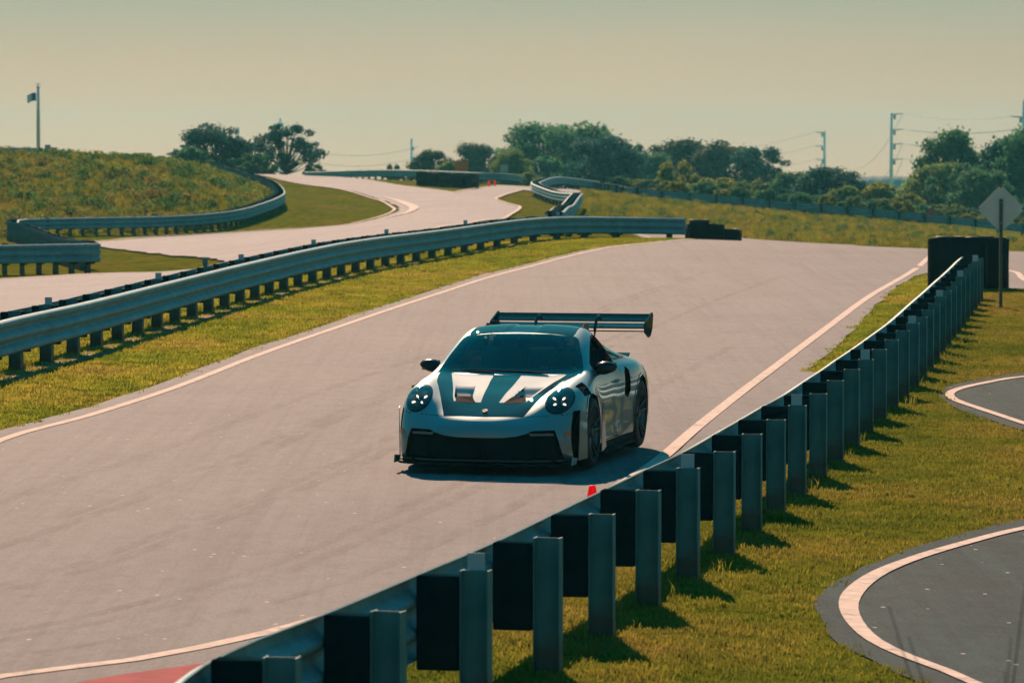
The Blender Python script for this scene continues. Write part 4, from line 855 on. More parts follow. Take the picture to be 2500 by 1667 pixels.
half_part('dark_decal', 'dark_decal', m_rimlip, car, split=True, move=(.001, 0, 0)); half_part('rear_bumper', 'rear_bumper', m_blackm, car); half_part('tail_light', 'tail_light', m_tl, car)
intake = half_part('intake', 'front_intake', m_blackm, car, move=(0, .075, 0), wall=True)[0]
half_part('arch_vent', 'arch_vent', m_gap, car, move=(-.03, .03, 0), wall=True, split=True); half_part('side_marker', 'side_marker_light', m_amber, car, move=(.004, -.004, 0), split=True)
half_part('louvre_well', 'fender_louvre', m_blackm, car, move=(0, 0, -.035), wall=True, split=True); half_part('side_intake', 'side_intake', m_gap, car, move=(-.06, .03, 0), wall=True, split=True)
half_part('nostril', 'bonnet_outlet', m_blackm, bon, move=(0, .0, -.045), wall=True, split=True)
rims = half_part('lamp_rim', 'headlight', m_black, car, move=(0, -.006, .0), split=True); 
glz = half_part('lamp_glass', 'lens', m_lens, None, move=(0, -.014, .0), split=True)
for i, sg in enumerate((1, -1)):
    glz[i].parent = rims[i]
    # dish, ring and four lit elements on the lamp axis
    cen = Vector((sg * .700, .0, .682)); k = shell.lab == 'lamp_glass'; cc = shell.v[shell.t[k]].mean((0, 1)); nn = shell.n[shell.t[k]].mean((0, 1)); nn /= np.linalg.norm(nn); c3 = Vector((sg * cc[0], cc[1] - FAX, cc[2])); n3 = Vector((sg * nn[0], nn[1], nn[2]))
    Q = Matrix.Translation(c3) @ n3.to_track_quat('Z', 'Y').to_matrix().to_4x4() @ Matrix.Diagonal((1.0, 1.13, 1.0, 1)) if False else Matrix.Translation(c3) @ n3.to_track_quat('Z', 'Y').to_matrix().to_4x4()
    mb = MB(); mb.lathe([(.128, -.012), (.118, -.05), (.09, -.085), (.0, -.095)], n=28); o = mb.build('lamp_bowl', m_black, rims[i], True); o.matrix_local = Q
    mb = MB(); mb.lathe([(.052, -.05), (.060, -.038), (.052, -.028), (.044, -.038)], n=24, closed=True); mb.lathe([(.044, -.045), (.03, -.03), (0, -.025)], n=20); o = mb.build('projector', m_chrome, rims[i], True); o.matrix_local = Q; o.data.materials[0] = m_rim
    for a in (45, 135, 225, 315):
        mb = MB(); ca, sa = math.cos(R(a)), math.sin(R(a)); mb.tube([(ca * .046, sa * .046, -.030), (ca * .062, sa * .062, -.024), (ca * .082, sa * .082, -.022)], [.004, .0105, .0075], 8); o = mb.build('light_element', m_led, rims[i], True); o.matrix_local = Q
# bonnet outlet: painted ramp, mesh, black kick-up, blades
kz = (shell.lab == 'painted_field') | (shell.lab == 'bonnet'); cz = shell.v[np.unique(shell.t[kz])]
def zz(x_, s_):
    d = np.hypot(cz[:, 0] - abs(x_), cz[:, 1] - s_); i_ = np.argsort(d)[:3]; return float(cz[i_, 2].mean())
def quadp(P, dz, sg): return [(sg * a, c - FAX, zz(a, c) + d_) for (a, c), d_ in zip(P, dz)]
for sg in (1, -1):
    fo = [(0, 1, 2, 3)] if sg > 0 else [(3, 2, 1, 0)]
    mb = MB(); n_ = 7; vs = []
    for k in range(n_):
        t = k / (n_ - 1); s_ = .935 - t * .17; d_ = -.055 * (t * t * (3 - 2 * t)); vs += [(sg * (.255 - .02 * t), s_ - FAX, zz(.25, s_) + d_), (sg * (.45 - .03 * t), s_ - FAX, zz(.44, s_) + d_)]
    mb.add(vs, [(2 * k, 2 * k + 1, 2 * k + 3, 2 * k + 2) if sg > 0 else (2 * k + 2, 2 * k + 3, 2 * k + 1, 2 * k) for k in range(n_ - 1)]); mb.build('outlet_ramp', m_field, bon, True)
    MB().add(quadp([(.19, .56), (.37, .56), (.42, .77), (.235, .77)], [-.030, -.030, -.052, -.052], sg), fo).build('outlet_mesh', m_mesh, bon)
    mb = MB(); q1 = quadp([(.135, .455), (.345, .455), (.345, .55), (.205, .55)], [.002, .002, .022, .022], sg); q2 = [(a, b_, c - .03) for a, b_, c in q1]
    mb.add(q2 + q1, [(4, 5, 6, 7), (0, 1, 5, 4), (1, 2, 6, 5), (2, 3, 7, 6), (3, 0, 4, 7)]); mb.build('outlet_lip', m_blackm, bon)
    for k in range(3):
        x0 = .205 + k * .010; s0 = .60 + k * .075
        MB().add([(sg * x0, s0 - FAX, zz(x0, s0) - .035), (sg * (x0 + .035), s0 + .02 - FAX, zz(x0, s0) - .035), (sg * (x0 + .028), s0 + .055 - FAX, zz(x0, s0) + .006), (sg * (x0 - .012), s0 + .025 - FAX, zz(x0, s0) + .012)], [(0, 1, 2, 3)]).build('air_blade', m_field, bon)
# crest
mb = MB(); pts = [(math.cos(t) * .027 * (1 - .12 * (math.sin(t) < 0)), math.sin(t) * .032) for t in np.linspace(0, 2 * math.pi, 20, endpoint=False)]
mb.prism(pts, 0, .003); o = mb.build('crest', simple('crest_gold', (.22, .11, .08), .6, .0), bon); o.location = (0, .262 - FAX, .5995); o.rotation_euler = (R(24), 0, 0)
mb = MB()
for (a, b_) in ((-.012, .010), (.012, -.010)): mb.box((a, b_, .0035), (.014, .013, .002))
q_ = mb.build('crest', m_tl, o if False else bon); q_.location = o.location; q_.rotation_euler = o.rotation_euler
# radiator opening and struts inside the intake, lamps bars, splitter
gp = []
for t in np.linspace(0, 2 * math.pi, 40, endpoint=False):
    a, c = math.cos(t), math.sin(t); gp.append((.50 * math.copysign(abs(a) ** .35, a), .213 + .075 * math.copysign(abs(c) ** .45, c)))
mb = MB(); k_ = len(gp); mb.add([(x, .085 + .05 * (x / .5) ** 2 - FAX + .0, z) for x, z in gp] + [(x * .97, .14 + .05 * (x / .5) ** 2 - FAX, .213 + (z - .213) * .94) for x, z in gp], [(i, (i + 1) % k_, k_ + (i + 1) % k_, k_ + i) for i in range(k_)]); mb.add([(x * .97, .14 + .05 * (x / .5) ** 2 - FAX, .213 + (z - .213) * .94) for x, z in gp], [tuple(range(k_))]); mb.build('radiator', m_gr, intake)
for x in (-.27, 0.0, .27): MB().box((x, .105 + .05 * (x / .5) ** 2 - FAX, .213), (.006, .03, .14)).build('strut', m_blackm, intake)
for sg in (1, -1):
    mb = MB(); mb.add([(sg * .47, .095 - FAX, .395), (sg * .70, .165 - FAX, .397), (sg * .705, .17 - FAX, .375), (sg * .49, .10 - FAX, .372), (sg * .47, .15 - FAX, .395), (sg * .70, .22 - FAX, .397), (sg * .705, .22 - FAX, .375), (sg * .49, .15 - FAX, .372)], [(0, 1, 2, 3), (0, 4, 5, 1), (3, 2, 6, 7)]); mb.build('running_lamp', m_rimlip, intake)
    MB().add([(sg * .55, .13 - FAX, .345), (sg * .70, .20 - FAX, .345), (sg * .74, .22 - FAX, .16), (sg * .55, .13 - FAX, .16)], [(0, 1, 2, 3)]).build('intake_duct', m_blackm, intake)
sp_ = [(x, s_) for x, s_ in [(0, -.035), (.25, -.03), (.45, -.005), (.60, .03), (.74, .09), (.83, .17), (.875, .27), (.895, .40)]]
out_ = [(-x, s_) for x, s_ in sp_[::-1]] + sp_[1:]; poly = [(x, s_ - FAX) for x, s_ in out_] + [(x * .9, s_ + .2 - FAX) for x, s_ in out_[::-1]]
MB().prism(poly, .085, .108).build('front_splitter', m_blackm, car)
for sg in (1, -1):
    MB().prism([(.15 - FAX, .09), (.36 - FAX, .09), (.40 - FAX, .145), (.18 - FAX, .165)], sg * .878, sg * .888, 'x').build('splitter_fin', m_paint, car)
    o = MB().add([(sg * .915, .47 - FAX, .60), (sg * .945, .60 - FAX, .61), (sg * .95, .60 - FAX, .13), (sg * .90, .44 - FAX, .12), (sg * .905, .45 - FAX, .60), (sg * .935, .60 - FAX, .61), (sg * .94, .60 - FAX, .13), (sg * .89, .44 - FAX, .12)], [(0, 1, 2, 3), (7, 6, 5, 4), (0, 3, 7, 4), (0, 4, 5, 1), (1, 5, 6, 2), (2, 6, 7, 3)]).build('arch_blade', m_paint, car)
    for k in range(4): MB().box((sg * .835, .785 + k * .055 - FAX, .785), (.055, .010, .030)).build('louvre_blade', m_black, car)
# mirrors
for sg in (1, -1):
    bmx = bmesh.new(); bmesh.ops.create_uvsphere(bmx, u_segments=24, v_segments=14, radius=1)
    for v_ in bmx.verts:
        x, y, z = v_.co; w = 1 - .22 * x * 1; y2 = y * (1 if y < 0 else .35); v_.co = (sg * (.905 + x * .115), 1.76 - FAX + y2 * .075 * w, .938 + z * .066 * w + (.012 * x))
    me = bpy.data.meshes.new('mirror_shell'); bmx.to_mesh(me); bmx.free(); o = link('door_mirror', me, m_black, car, True)
    if sg < 0: me.flip_normals()
    MB().tube([(sg * .79, 1.87 - FAX, .868), (sg * .85, 1.82 - FAX, .888), (sg * .885, 1.77 - FAX, .912)], [.020, .016, .022], 8).build('mirror_arm', m_rim, o, True)
    MB().box((sg * .91, 1.788 - FAX, .940), (.19, .004, .10)).build('mirror_glass', m_chrome, o)
    # door handle
    MB().tube([(sg * .868, 2.36 - FAX, .755), (sg * .902, 2.40 - FAX, .76), (sg * .902, 2.52 - FAX, .765), (sg * .870, 2.56 - FAX, .765)], [.010, .013, .013, .010], 8).build('door_handle', m_paint, car, True)
    # roof fin
    MB().prism([(2.45 - FAX, 1.27), (2.58 - FAX, 1.335), (2.80 - FAX, 1.31), (2.82 - FAX, 1.24)], sg * .508, sg * .516, 'x').build('roof_fin', m_black, car)
    # side strake behind front wheel
    MB().prism([(1.40 - FAX, .12), (1.42 - FAX, .56), (1.52 - FAX, .60), (1.62 - FAX, .16)], sg * .925, sg * .935, 'x').build('side_blade', m_paint, car)
    MB().prism([(1.44 - FAX, .10), (3.08 - FAX, .10), (3.08 - FAX, .125), (1.44 - FAX, .125)], sg * .885, sg * .955, 'x').build('side_skirt', m_blackm, car)
# wipers
MB().tube([(.40, 1.315 - FAX, .908), (-.05, 1.335 - FAX, .924), (-.45, 1.37 - FAX, .925)], [.007, .005, .004], 6).build('wiper', m_blackm, car)
MB().tube([(-.15, 1.305 - FAX, .905), (-.40, 1.35 - FAX, .918), (-.62, 1.41 - FAX, .925)], [.007, .005, .004], 6).build('wiper', m_blackm, car)
# wheels
def wheel(x, s0, r, w, sg):
    root = MB(); pr = [(r * .70, -w / 2 + .01), (r * .80, -w / 2), (r * .93, -w / 2 + .006), (r * .985, -w / 2 + .03), (r, -w * .3), (r, w * .3), (r * .985, w / 2 - .03), (r * .93, w / 2 - .006), (r * .80, w / 2), (r * .765, w / 2 - .004), (r * .75, w / 2 - .02)]
    root.lathe(pr, axis='x', n=56); t = root.build('wheel', m_tyre, car, True); t.location = (x, s0 - FAX, r)
    e = .5 * w
    rim = MB(); rim.lathe([(r * .775, e - .004), (r * .78, e - .012), (r * .765, e - .03), (r * .74, e - .07), (r * .74, -e + .03)], axis='x', n=56)
    ro = rim.build('rim', m_rimlip, t, True)
    for k in range(5):
        a0 = 2 * math.pi * k / 5 + .3
        for d_ in (-.13, .13):
            a1, a2 = a0 + d_ * .5, a0 + d_ * 1.5
            mb = MB(); p1 = (e - .055, math.cos(a1) * .045, math.sin(a1) * .045); p2 = (e - .038, math.cos(a2) * r * .45, math.sin(a2) * r * .45); p3 = (e - .016, math.cos(a2) * r * .765, math.sin(a2) * r * .765)
            mb.tube([p1, p2, p3], [.022, .014, .015], 6); mb.build('spoke', m_rim, t, True)
    MB().lathe([(0, e - .02), (.035, e - .022), (.045, e - .04), (.045, e - .08)], axis='x', n=20).build('hub', m_rim, t, True)
    MB().lathe([(0, e - .09), (r * .58, e - .09), (r * .58, e - .12), (0, e - .12)], axis='x', n=36).build('brake_disc', m_rimlip, t, True)
    if sg < 0: 
        for o in [t]: o.rotation_euler = (0, 0, math.pi)
    return t
wheel(.805, FAX, RF, .265, 1); wheel(-.805, FAX, RF, .265, -1); wheel(.785, RAX, RR, .325, 1); wheel(-.785, RAX, RR, .325, -1)
for s0, r0, w0 in ((FAX, RF, .62), (RAX, RR, .60)):
    for sg in (1, -1):
        mb = MB(); n_ = 24; vs = []
        for x in (w0, .925): vs += [(sg * x, s0 - FAX + (r0 + .03) * math.cos(a), r0 + .005 + (r0 + .03) * math.sin(a)) for a in np.linspace(-.5, math.pi + .5, n_)]
        mb.add(vs, [(i, i + 1, n_ + i + 1, n_ + i) for i in range(n_ - 1)]); mb.add(vs[:n_], [tuple(range(n_))]); mb.build('wheel_liner', m_gap, car)
MB().prism([(-.60, .50 - FAX), (.60, .50 - FAX), (.60, 4.3 - FAX), (-.60, 4.3 - FAX)], .115, .14).build('underfloor', m_gap, car)
MB().prism([(-.86, 1.40 - FAX), (.86, 1.40 - FAX), (.86, 3.08 - FAX), (-.86, 3.08 - FAX)], .112, .138).build('underfloor', m_gap, car)
MB().prism([(-.72, .16 - FAX), (.72, .16 - FAX), (.80, .62 - FAX), (-.80, .62 - FAX)], .109, .135).build('underfloor', m_gap, car)
# rear wing
def aero(c, ch, th, ang, x0, x1, name, m, parent, bend=0.):
    pr = []; N_ = 14
    for i in range(N_): t = i / (N_ - 1); x = t; yt = 5 * th * (.2969 * x ** .5 - .126 * x - .3516 * x ** 2 + .2843 * x ** 3 - .1015 * x ** 4); pr.append((x, -.06 * math.sin(math.pi * x) + yt))
    lo = []
    for i in range(N_ - 2, 0, -1): x = i / (N_ - 1); yt = 5 * th * (.2969 * x ** .5 - .126 * x - .3516 * x ** 2 + .2843 * x ** 3 - .1015 * x ** 4); lo.append((x, -.06 * math.sin(math.pi * x) - yt))
    pr += lo; ca, sa = math.cos(ang), math.sin(ang); P_l = [(c[0] + ch * (a * ca - b_ * sa), c[1] + ch * (a * sa + b_ * ca)) for a, b_ in pr]; xs_ = np.linspace(x0, x1, 13); mb = MB(); K = len(P_l); vs = []
    for x in xs_:
        dz = bend * (1 - (x / max(abs(x0), abs(x1))) ** 2); vs += [(x, a - FAX, b_ + dz) for a, b_ in P_l]
    fs = [(i * K + k, i * K + (k + 1) % K, (i + 1) * K + (k + 1) % K, (i + 1) * K + k) for i in range(12) for k in range(K)] + [tuple(range(K)), tuple(12 * K + k for k in range(K))[::-1]]
    mb.add(vs, fs); return auto_smooth(mb.build(name, m, parent), 40)
m_wing = simple('dark_wing_carbon', (.008, .030, .036), .8, var=.15, Specular_IOR_Level=0., Coat_Weight=.5, Coat_Roughness=.03); m_eplate = simple('dark_end_plate', (.010, .030, .034), .8, var=.1, Specular_IOR_Level=0., Coat_Weight=.4, Coat_Roughness=.05)
m_wsil = simple('pale_wing_underside', (.12, .14, .14), .7, var=.06, Specular_IOR_Level=.15)
wing = empty('rear_wing', parent=car)
aero((4.20, 1.215), .27, .10, R(7), -.835, .835, 'main_plane', m_wing, wing); aero((4.42, 1.265), .17, .10, R(28), -.835, .835, 'flap', m_wing, wing)
aero((4.30, 1.175), .16, .09, R(2), -.825, .825, 'lower_element', m_wsil, wing)
for sg in (1, -1):
    MB().prism([(4.17 - FAX, 1.225), (4.24 - FAX, 1.275), (4.60 - FAX, 1.36), (4.64 - FAX, 1.33), (4.60 - FAX, 1.19), (4.50 - FAX, 1.115), (4.40 - FAX, 1.10), (4.20 - FAX, 1.16)], sg * .835, sg * .853, 'x').build('end_plate', m_eplate, wing)
    pts = [(sg * .34, 4.02 - FAX, .86), (sg * .335, 4.02 - FAX, 1.05), (sg * .33, 4.06 - FAX, 1.20), (sg * .325, 4.16 - FAX, 1.30), (sg * .32, 4.30 - FAX, 1.325), (sg * .32, 4.42 - FAX, 1.29)]
    mb = MB(); mb.tube(pts, [.030, .030, .030, .028, .026, .020], 8); st = mb.build('wing_strut', m_wing, wing, True)
    for v_ in st.data.vertices: v_.co.x = sg * .328 + (v_.co.x - sg * .328) * .55
for y_, w_, z_ in ((4.05, .95, .93), (4.35, 1.1, .90)): pass
MB().prism([(4.20 - FAX, .86), (4.52 - FAX, .93), (4.53 - FAX, .915), (4.25 - FAX, .82)], -.62, .62, 'x').build('ducktail', m_wing, car)
# cabin
cab = empty('cabin', parent=car)
def rbox(c, d, m, name, rot=(0, 0, 0), bev=.03):
    bmx = bmesh.new(); bmesh.ops.create_cube(bmx, size=1); bmesh.ops.scale(bmx, vec=d, verts=bmx.verts); bmesh.ops.bevel(bmx, geom=bmx.edges[:], offset=bev, segments=3, affect='EDGES')
    me = bpy.data.meshes.new(name); bmx.to_mesh(me); bmx.free(); o = link(name, me, m, cab, True); o.location = (c[0], c[1] - FAX, c[2]); o.rotation_euler = rot; return o
rbox((0, 1.66, .82), (1.34, .44, .16), m_dark, 'dashboard', (R(4), 0, 0), .05); rbox((0, 2.4, .30), (1.5, 1.9, .06), m_dark, 'cabin_floor', bev=.01); rbox((0, 2.2, .42), (.20, 1.2, .25), m_dark, 'centre_console')
rbox((0, 2.96, .75), (1.30, .04, .62), m_dark, 'rear_bulkhead', (R(-12), 0, 0), .01)
for sg in (1, -1):
    rbox((sg * .36, 2.42, .50), (.50, .52, .12), m_dark, 'seat_cushion', (R(-6), 0, 0), .05); rbox((sg * .36, 2.74, .80), (.50, .11, .62), m_dark, 'seat_back', (R(-16), 0, 0), .05); rbox((sg * .36, 2.83, 1.13), (.28, .09, .17), m_dark, 'head_rest', (R(-12), 0, 0), .035)
    rbox((sg * .80, 2.1, .72), (.06, 1.1, .36), m_dark, 'door_card', bev=.02)
rbox((0, 1.98, 1.17), (.22, .035, .065), m_black, 'rear_view_mirror', bev=.015); rbox((0, 1.47, .925), (.05, .05, .03), m_dark, 'dash_sensor', bev=.01)
m_rollbar = simple('roll_bar', (.10, .13, .13), .5, .2)
mb = MB(); mb.tube([(-.60, 2.9 - FAX, .5), (-.58, 2.9 - FAX, 1.0), (-.46, 2.88 - FAX, 1.20), (0, 2.87 - FAX, 1.235), (.46, 2.88 - FAX, 1.20), (.58, 2.9 - FAX, 1.0), (.60, 2.9 - FAX, .5)], .022, 8); mb.build('roll_bar', m_rollbar, cab, True)
sw = MB(); sw.lathe([(.165 + .014 * math.cos(a), .014 * math.sin(a)) for a in np.linspace(0, 2 * math.pi, 10, endpoint=False)], n=32, closed=True); sw.box((0, 0, 0), (.30, .035, .012)); sw.box((0, -.07, 0), (.035, .14, .012)); sw.lathe([(0, .02), (.05, .015), (.055, -.01)], n=16)
o = sw.build('steering_wheel', m_dark, cab, True); o.location = (.36, 1.98 - FAX, .83); o.rotation_euler = (R(-68) , 0, 0)

# ------------------------------------------------------------ driver (seen dimly through the windscreen)
drv = empty('person'); tag(drv, 'driver in dark clothes and helmet holding the steering wheel of the silver car', 'person')
drv.matrix_world = cmat() @ Matrix.Translation((.36, 0, 0))
m_suit = simple('dark_race_suit', (.02, .035, .04), .85); m_skin = simple('skin', (.38, .22, .16), .6); m_helm = simple('dark_helmet', (.03, .04, .045), .3)
def skin_body(verts, edges, radii, name, m, parent, root=0, sub=1):
    me = bpy.data.meshes.new(name); me.from_pydata([(x, s_ - FAX, z) for x, s_, z in verts], edges, []); o = link(name, me, m, parent)
    md = o.modifiers.new('skin', 'SKIN'); sv = me.skin_vertices[0].data
    for i, r_ in enumerate(radii): sv[i].radius = (r_, r_ * (.8 if r_ > .1 else 1))
    sv[root].use_root = True; o.modifiers.new('smooth', 'SUBSURF').levels = sub; o.modifiers['smooth'].render_levels = sub
    dg = bpy.context.evaluated_depsgraph_get(); ev = bpy.data.meshes.new_from_object(o.evaluated_get(dg)); o.modifiers.clear(); o.data = ev; ev.shade_smooth(); ev.materials.clear(); ev.materials.append(m); return o
bv = [(0, 2.52, .62), (0, 2.60, .80), (0, 2.64, .98), (0, 2.63, 1.06), (.17, 2.60, .99), (.23, 2.44, .84), (.15, 2.16, .87), (-.17, 2.60, .99), (-.23, 2.44, .84), (-.15, 2.16, .87), (.10, 2.40, .62), (.13, 2.02, .66), (.12, 1.72, .42), (-.10, 2.40, .62), (-.13, 2.02, .66), (-.12, 1.72, .42)]
be = [(0, 1), (1, 2), (2, 3), (2, 4), (4, 5), (5, 6), (2, 7), (7, 8), (8, 9), (0, 10), (10, 11), (11, 12), (0, 13), (13, 14), (14, 15)]
pb = skin_body(bv, be, [.16, .165, .15, .06, .075, .055, .035, .075, .055, .035, .095, .075, .05, .095, .075, .05], 'body', m_suit, drv)
for sg in (1, -1):
    hb = (sg * .150, 2.13, .875)
    hv = [hb, (sg * .150, 2.06, .895)]; he = [(0, 1)]; hr = [.030, .038]
    for k in range(4):
        b0 = len(hv); dz_ = .030 - .020 * k; hv += [(sg * (.150 + .012), 2.03, .895 + dz_), (sg * (.150 + .030), 2.000, .893 + dz_), (sg * (.150 - .002 + .012 * (k == 3)), 1.985, .890 + dz_)]; he += [(1, b0), (b0, b0 + 1), (b0 + 1, b0 + 2)]; hr += [.010, .0095, .008]
    b0 = len(hv); hv += [(sg * .125, 2.05, .925), (sg * .120, 2.015, .935)]; he += [(1, b0), (b0, b0 + 1)]; hr += [.012, .009]
    skin_body(hv, he, hr, 'hand', m_skin, drv)
bmx = bmesh.new(); bmesh.ops.create_uvsphere(bmx, u_segments=28, v_segments=18, radius=1)
for v_ in bmx.verts:
    x, y, z = v_.co; f_ = max(0, -y); jaw = max(0, -z)
    X = x * (.078 - .022 * jaw); Y = y * .098 - (.010 * f_ if z < 0 else 0); Zc = z * .118
    if f_ > .7 and abs(x) < .22 and -.25 < z < .12: Y -= .018 * (1 - abs(x) / .22)
    if f_ > .6 and .0 < z < .22 and .2 < abs(x) < .5: Y += .007
    if f_ > .75 and abs(x) < .35 and -.5 < z < -.40: Y -= .006
    v_.co = (X, 2.58 - FAX + Y, 1.155 + Zc)
me = bpy.data.meshes.new('head'); bmx.to_mesh(me); bmx.free(); hd = link('head', me, m_skin, drv, True)
for sg in (1, -1):
    MB().lathe([(0, -.004), (.012, 0), (0, .006)], (sg * .030, 2.495 - FAX, 1.172), 'y', 10).build('eye', m_white, hd, True); MB().tube([(sg * .076, 2.585 - FAX, 1.12), (sg * .086, 2.59 - FAX, 1.15), (sg * .079, 2.59 - FAX, 1.178)], [.008, .012, .008], 6).build('ear', m_skin, hd, True)
MB().tube([(-.024, 2.483 - FAX, 1.103), (0, 2.477 - FAX, 1.100), (.024, 2.483 - FAX, 1.103)], [.003, .006, .003], 6).build('mouth', m_tl, hd, True)
bmx = bmesh.new(); bmesh.ops.create_uvsphere(bmx, u_segments=32, v_segments=20, radius=1)
for v_ in bmx.verts: x, y, z = v_.co; v_.co = (x * .128, 2.59 - FAX + y * .150, 1.170 + z * .140)
bmesh.ops.delete(bmx, geom=[f_ for f_ in bmx.faces if (f_.calc_center_median().y < 2.59 - FAX - .07 and 1.11 < f_.calc_center_median().z < 1.215) or f_.calc_center_median().z < 1.055], context='FACES')
me = bpy.data.meshes.new('helmet'); bmx.to_mesh(me); bmx.free(); o = link('helmet', me, m_helm, drv, True); o.modifiers.new('thickness', 'SOLIDIFY').thickness = .02
# ------------------------------------------------------------ grass and scrub (uncountable: instanced tufts)
def tuft_mat(name, stops, trans=.45):
    m, n, b = new_mat(name); oi = n.nodes.new('ShaderNodeObjectInfo'); g = n.nodes.new('ShaderNodeNewGeometry')
    f_ = noise(n, g.outputs['Position'], .35, 6, .6); f2 = noise(n, g.outputs['Position'], 1.9, 4, .6)
    c = rampn(n, f_, stops); c = mix(n, 1., c, rampn(n, oi.outputs['Random'], [(0, (.70, .75, .7)), (1, (1.3, 1.25, 1.2))]), 'MULTIPLY'); c = mix(n, 1., c, rampn(n, f2, [(.32, (.72, .80, .75)), (.55, (1, 1, 1)), (.75, (1.18, 1.1, 1.)) ]), 'MULTIPLY')
    tr = n.nodes.new('ShaderNodeBsdfTranslucent'); ms = n.nodes.new('ShaderNodeMixShader'); ms.inputs[0].default_value = trans
    n.links.new(c, b.inputs['Base Color']); n.links.new(c, tr.inputs[0]); b.inputs['Roughness'].default_value = .85; b.inputs['Specular IOR Level'].default_value = .12
    n.links.new(b.outputs[0], ms.inputs[1]); n.links.new(tr.outputs[0], ms.inputs[2]); n.links.new(ms.outputs[0], n.nodes['Material Output'].inputs[0]); return m
GS = [(.30, (.110, .155, .022)), (.44, (.190, .205, .028)), (.56, (.270, .235, .045)), (.68, (.330, .220, .090))]; GV = [(.30, (.190, .26, .030)), (.47, (.300, .325, .036)), (.60, (.400, .355, .055)), (.72, (.430, .310, .110))]; m_verge = tuft_mat('verge_blades', GV)
m_tuft = tuft_mat('grass_blades', GS); m_scrub = tuft_mat('scrub_leaves', [(.34, (.022, .085, .040)), (.47, (.090, .190, .050)), (.56, (.230, .250, .045)), (.70, (.260, .200, .080))]); m_dry = tuft_mat('dry_grass_blades', [(.30, (.120, .170, .018)), (.45, (.200, .220, .022)), (.60, (.280, .235, .040)), (.72, (.300, .200, .080))])
def tuft_mesh(seed, nb_, h, spread, w, m, lean=.5):
    r = np.random.default_rng(seed); vs = []; fs = []
    for k in range(nb_):
        a = r.random() * 6.283; rd = spread * math.sqrt(r.random()); x, y = rd * math.cos(a), rd * math.sin(a); hh = h * (.55 + .7 * r.random()); d = r.random() * 6.283; l = lean * hh * r.random(); ww = w * (.6 + .8 * r.random()); f_ = r.random() * 3.1416
        ux_, uy_ = ww * math.cos(f_), ww * math.sin(f_); b0 = len(vs)
        vs += [(x - ux_, y - uy_, -.01), (x + ux_, y + uy_, -.01), (x + ux_ * .7 + l * .4 * math.cos(d), y + uy_ * .7 + l * .4 * math.sin(d), hh * .6), (x - ux_ * .7 + l * .4 * math.cos(d), y - uy_ * .7 + l * .4 * math.sin(d), hh * .6), (x + l * math.cos(d), y + l * math.sin(d), hh)]
        fs += [(b0, b0 + 1, b0 + 2, b0 + 3), (b0 + 3, b0 + 2, b0 + 4)]
    me = bpy.data.meshes.new('tuft'); me.from_pydata(vs, [], fs); me.materials.append(m); return me
def leafy_mesh(seed, n_, rad, h, lz, m):
    r = np.random.default_rng(seed); vs = []; fs = []
    for k in range(n_):
        a = r.random() * 6.283; t = r.random() ** .7; z = h * t; rd = rad * math.sqrt(max(0.05, 1 - t * t * .8)) * (r.random() ** .4); p = np.array([rd * math.cos(a), rd * math.sin(a), z]); nr_ = r.normal(size=3) + np.array([0, 0, .6]); nr_ /= np.linalg.norm(nr_); u = np.cross(nr_, r.normal(size=3)); u /= np.linalg.norm(u); v_ = np.cross(nr_, u); s_ = lz * (.6 + .8 * r.random()); b0 = len(vs)
        vs += [p - u * s_, p - v_ * s_ * .6, p + u * s_, p + v_ * s_ * .6]; fs.append((b0, b0 + 1, b0 + 2, b0 + 3))
    return_me = np_mesh('tuft', np.array(vs), np.array(fs)); return_me.materials.append(m); return return_me
def in_poly(P, q):
    a = np.asarray(P); c = np.roll(a, -1, 0); ins = np.zeros(len(q), bool)
    for s_, e_ in zip(a, c):
        cond = (s_[1] > q[:, 1]) != (e_[1] > q[:, 1])
        with np.errstate(divide='ignore', invalid='ignore'): xi = s_[0] + (q[:, 1] - s_[1]) / (e_[1] - s_[1]) * (e_[0] - s_[0])
        ins ^= cond & (q[:, 0] < xi)
    return ins
PAVED = [main_poly, rb1, rb2, np.array(left_poly)]
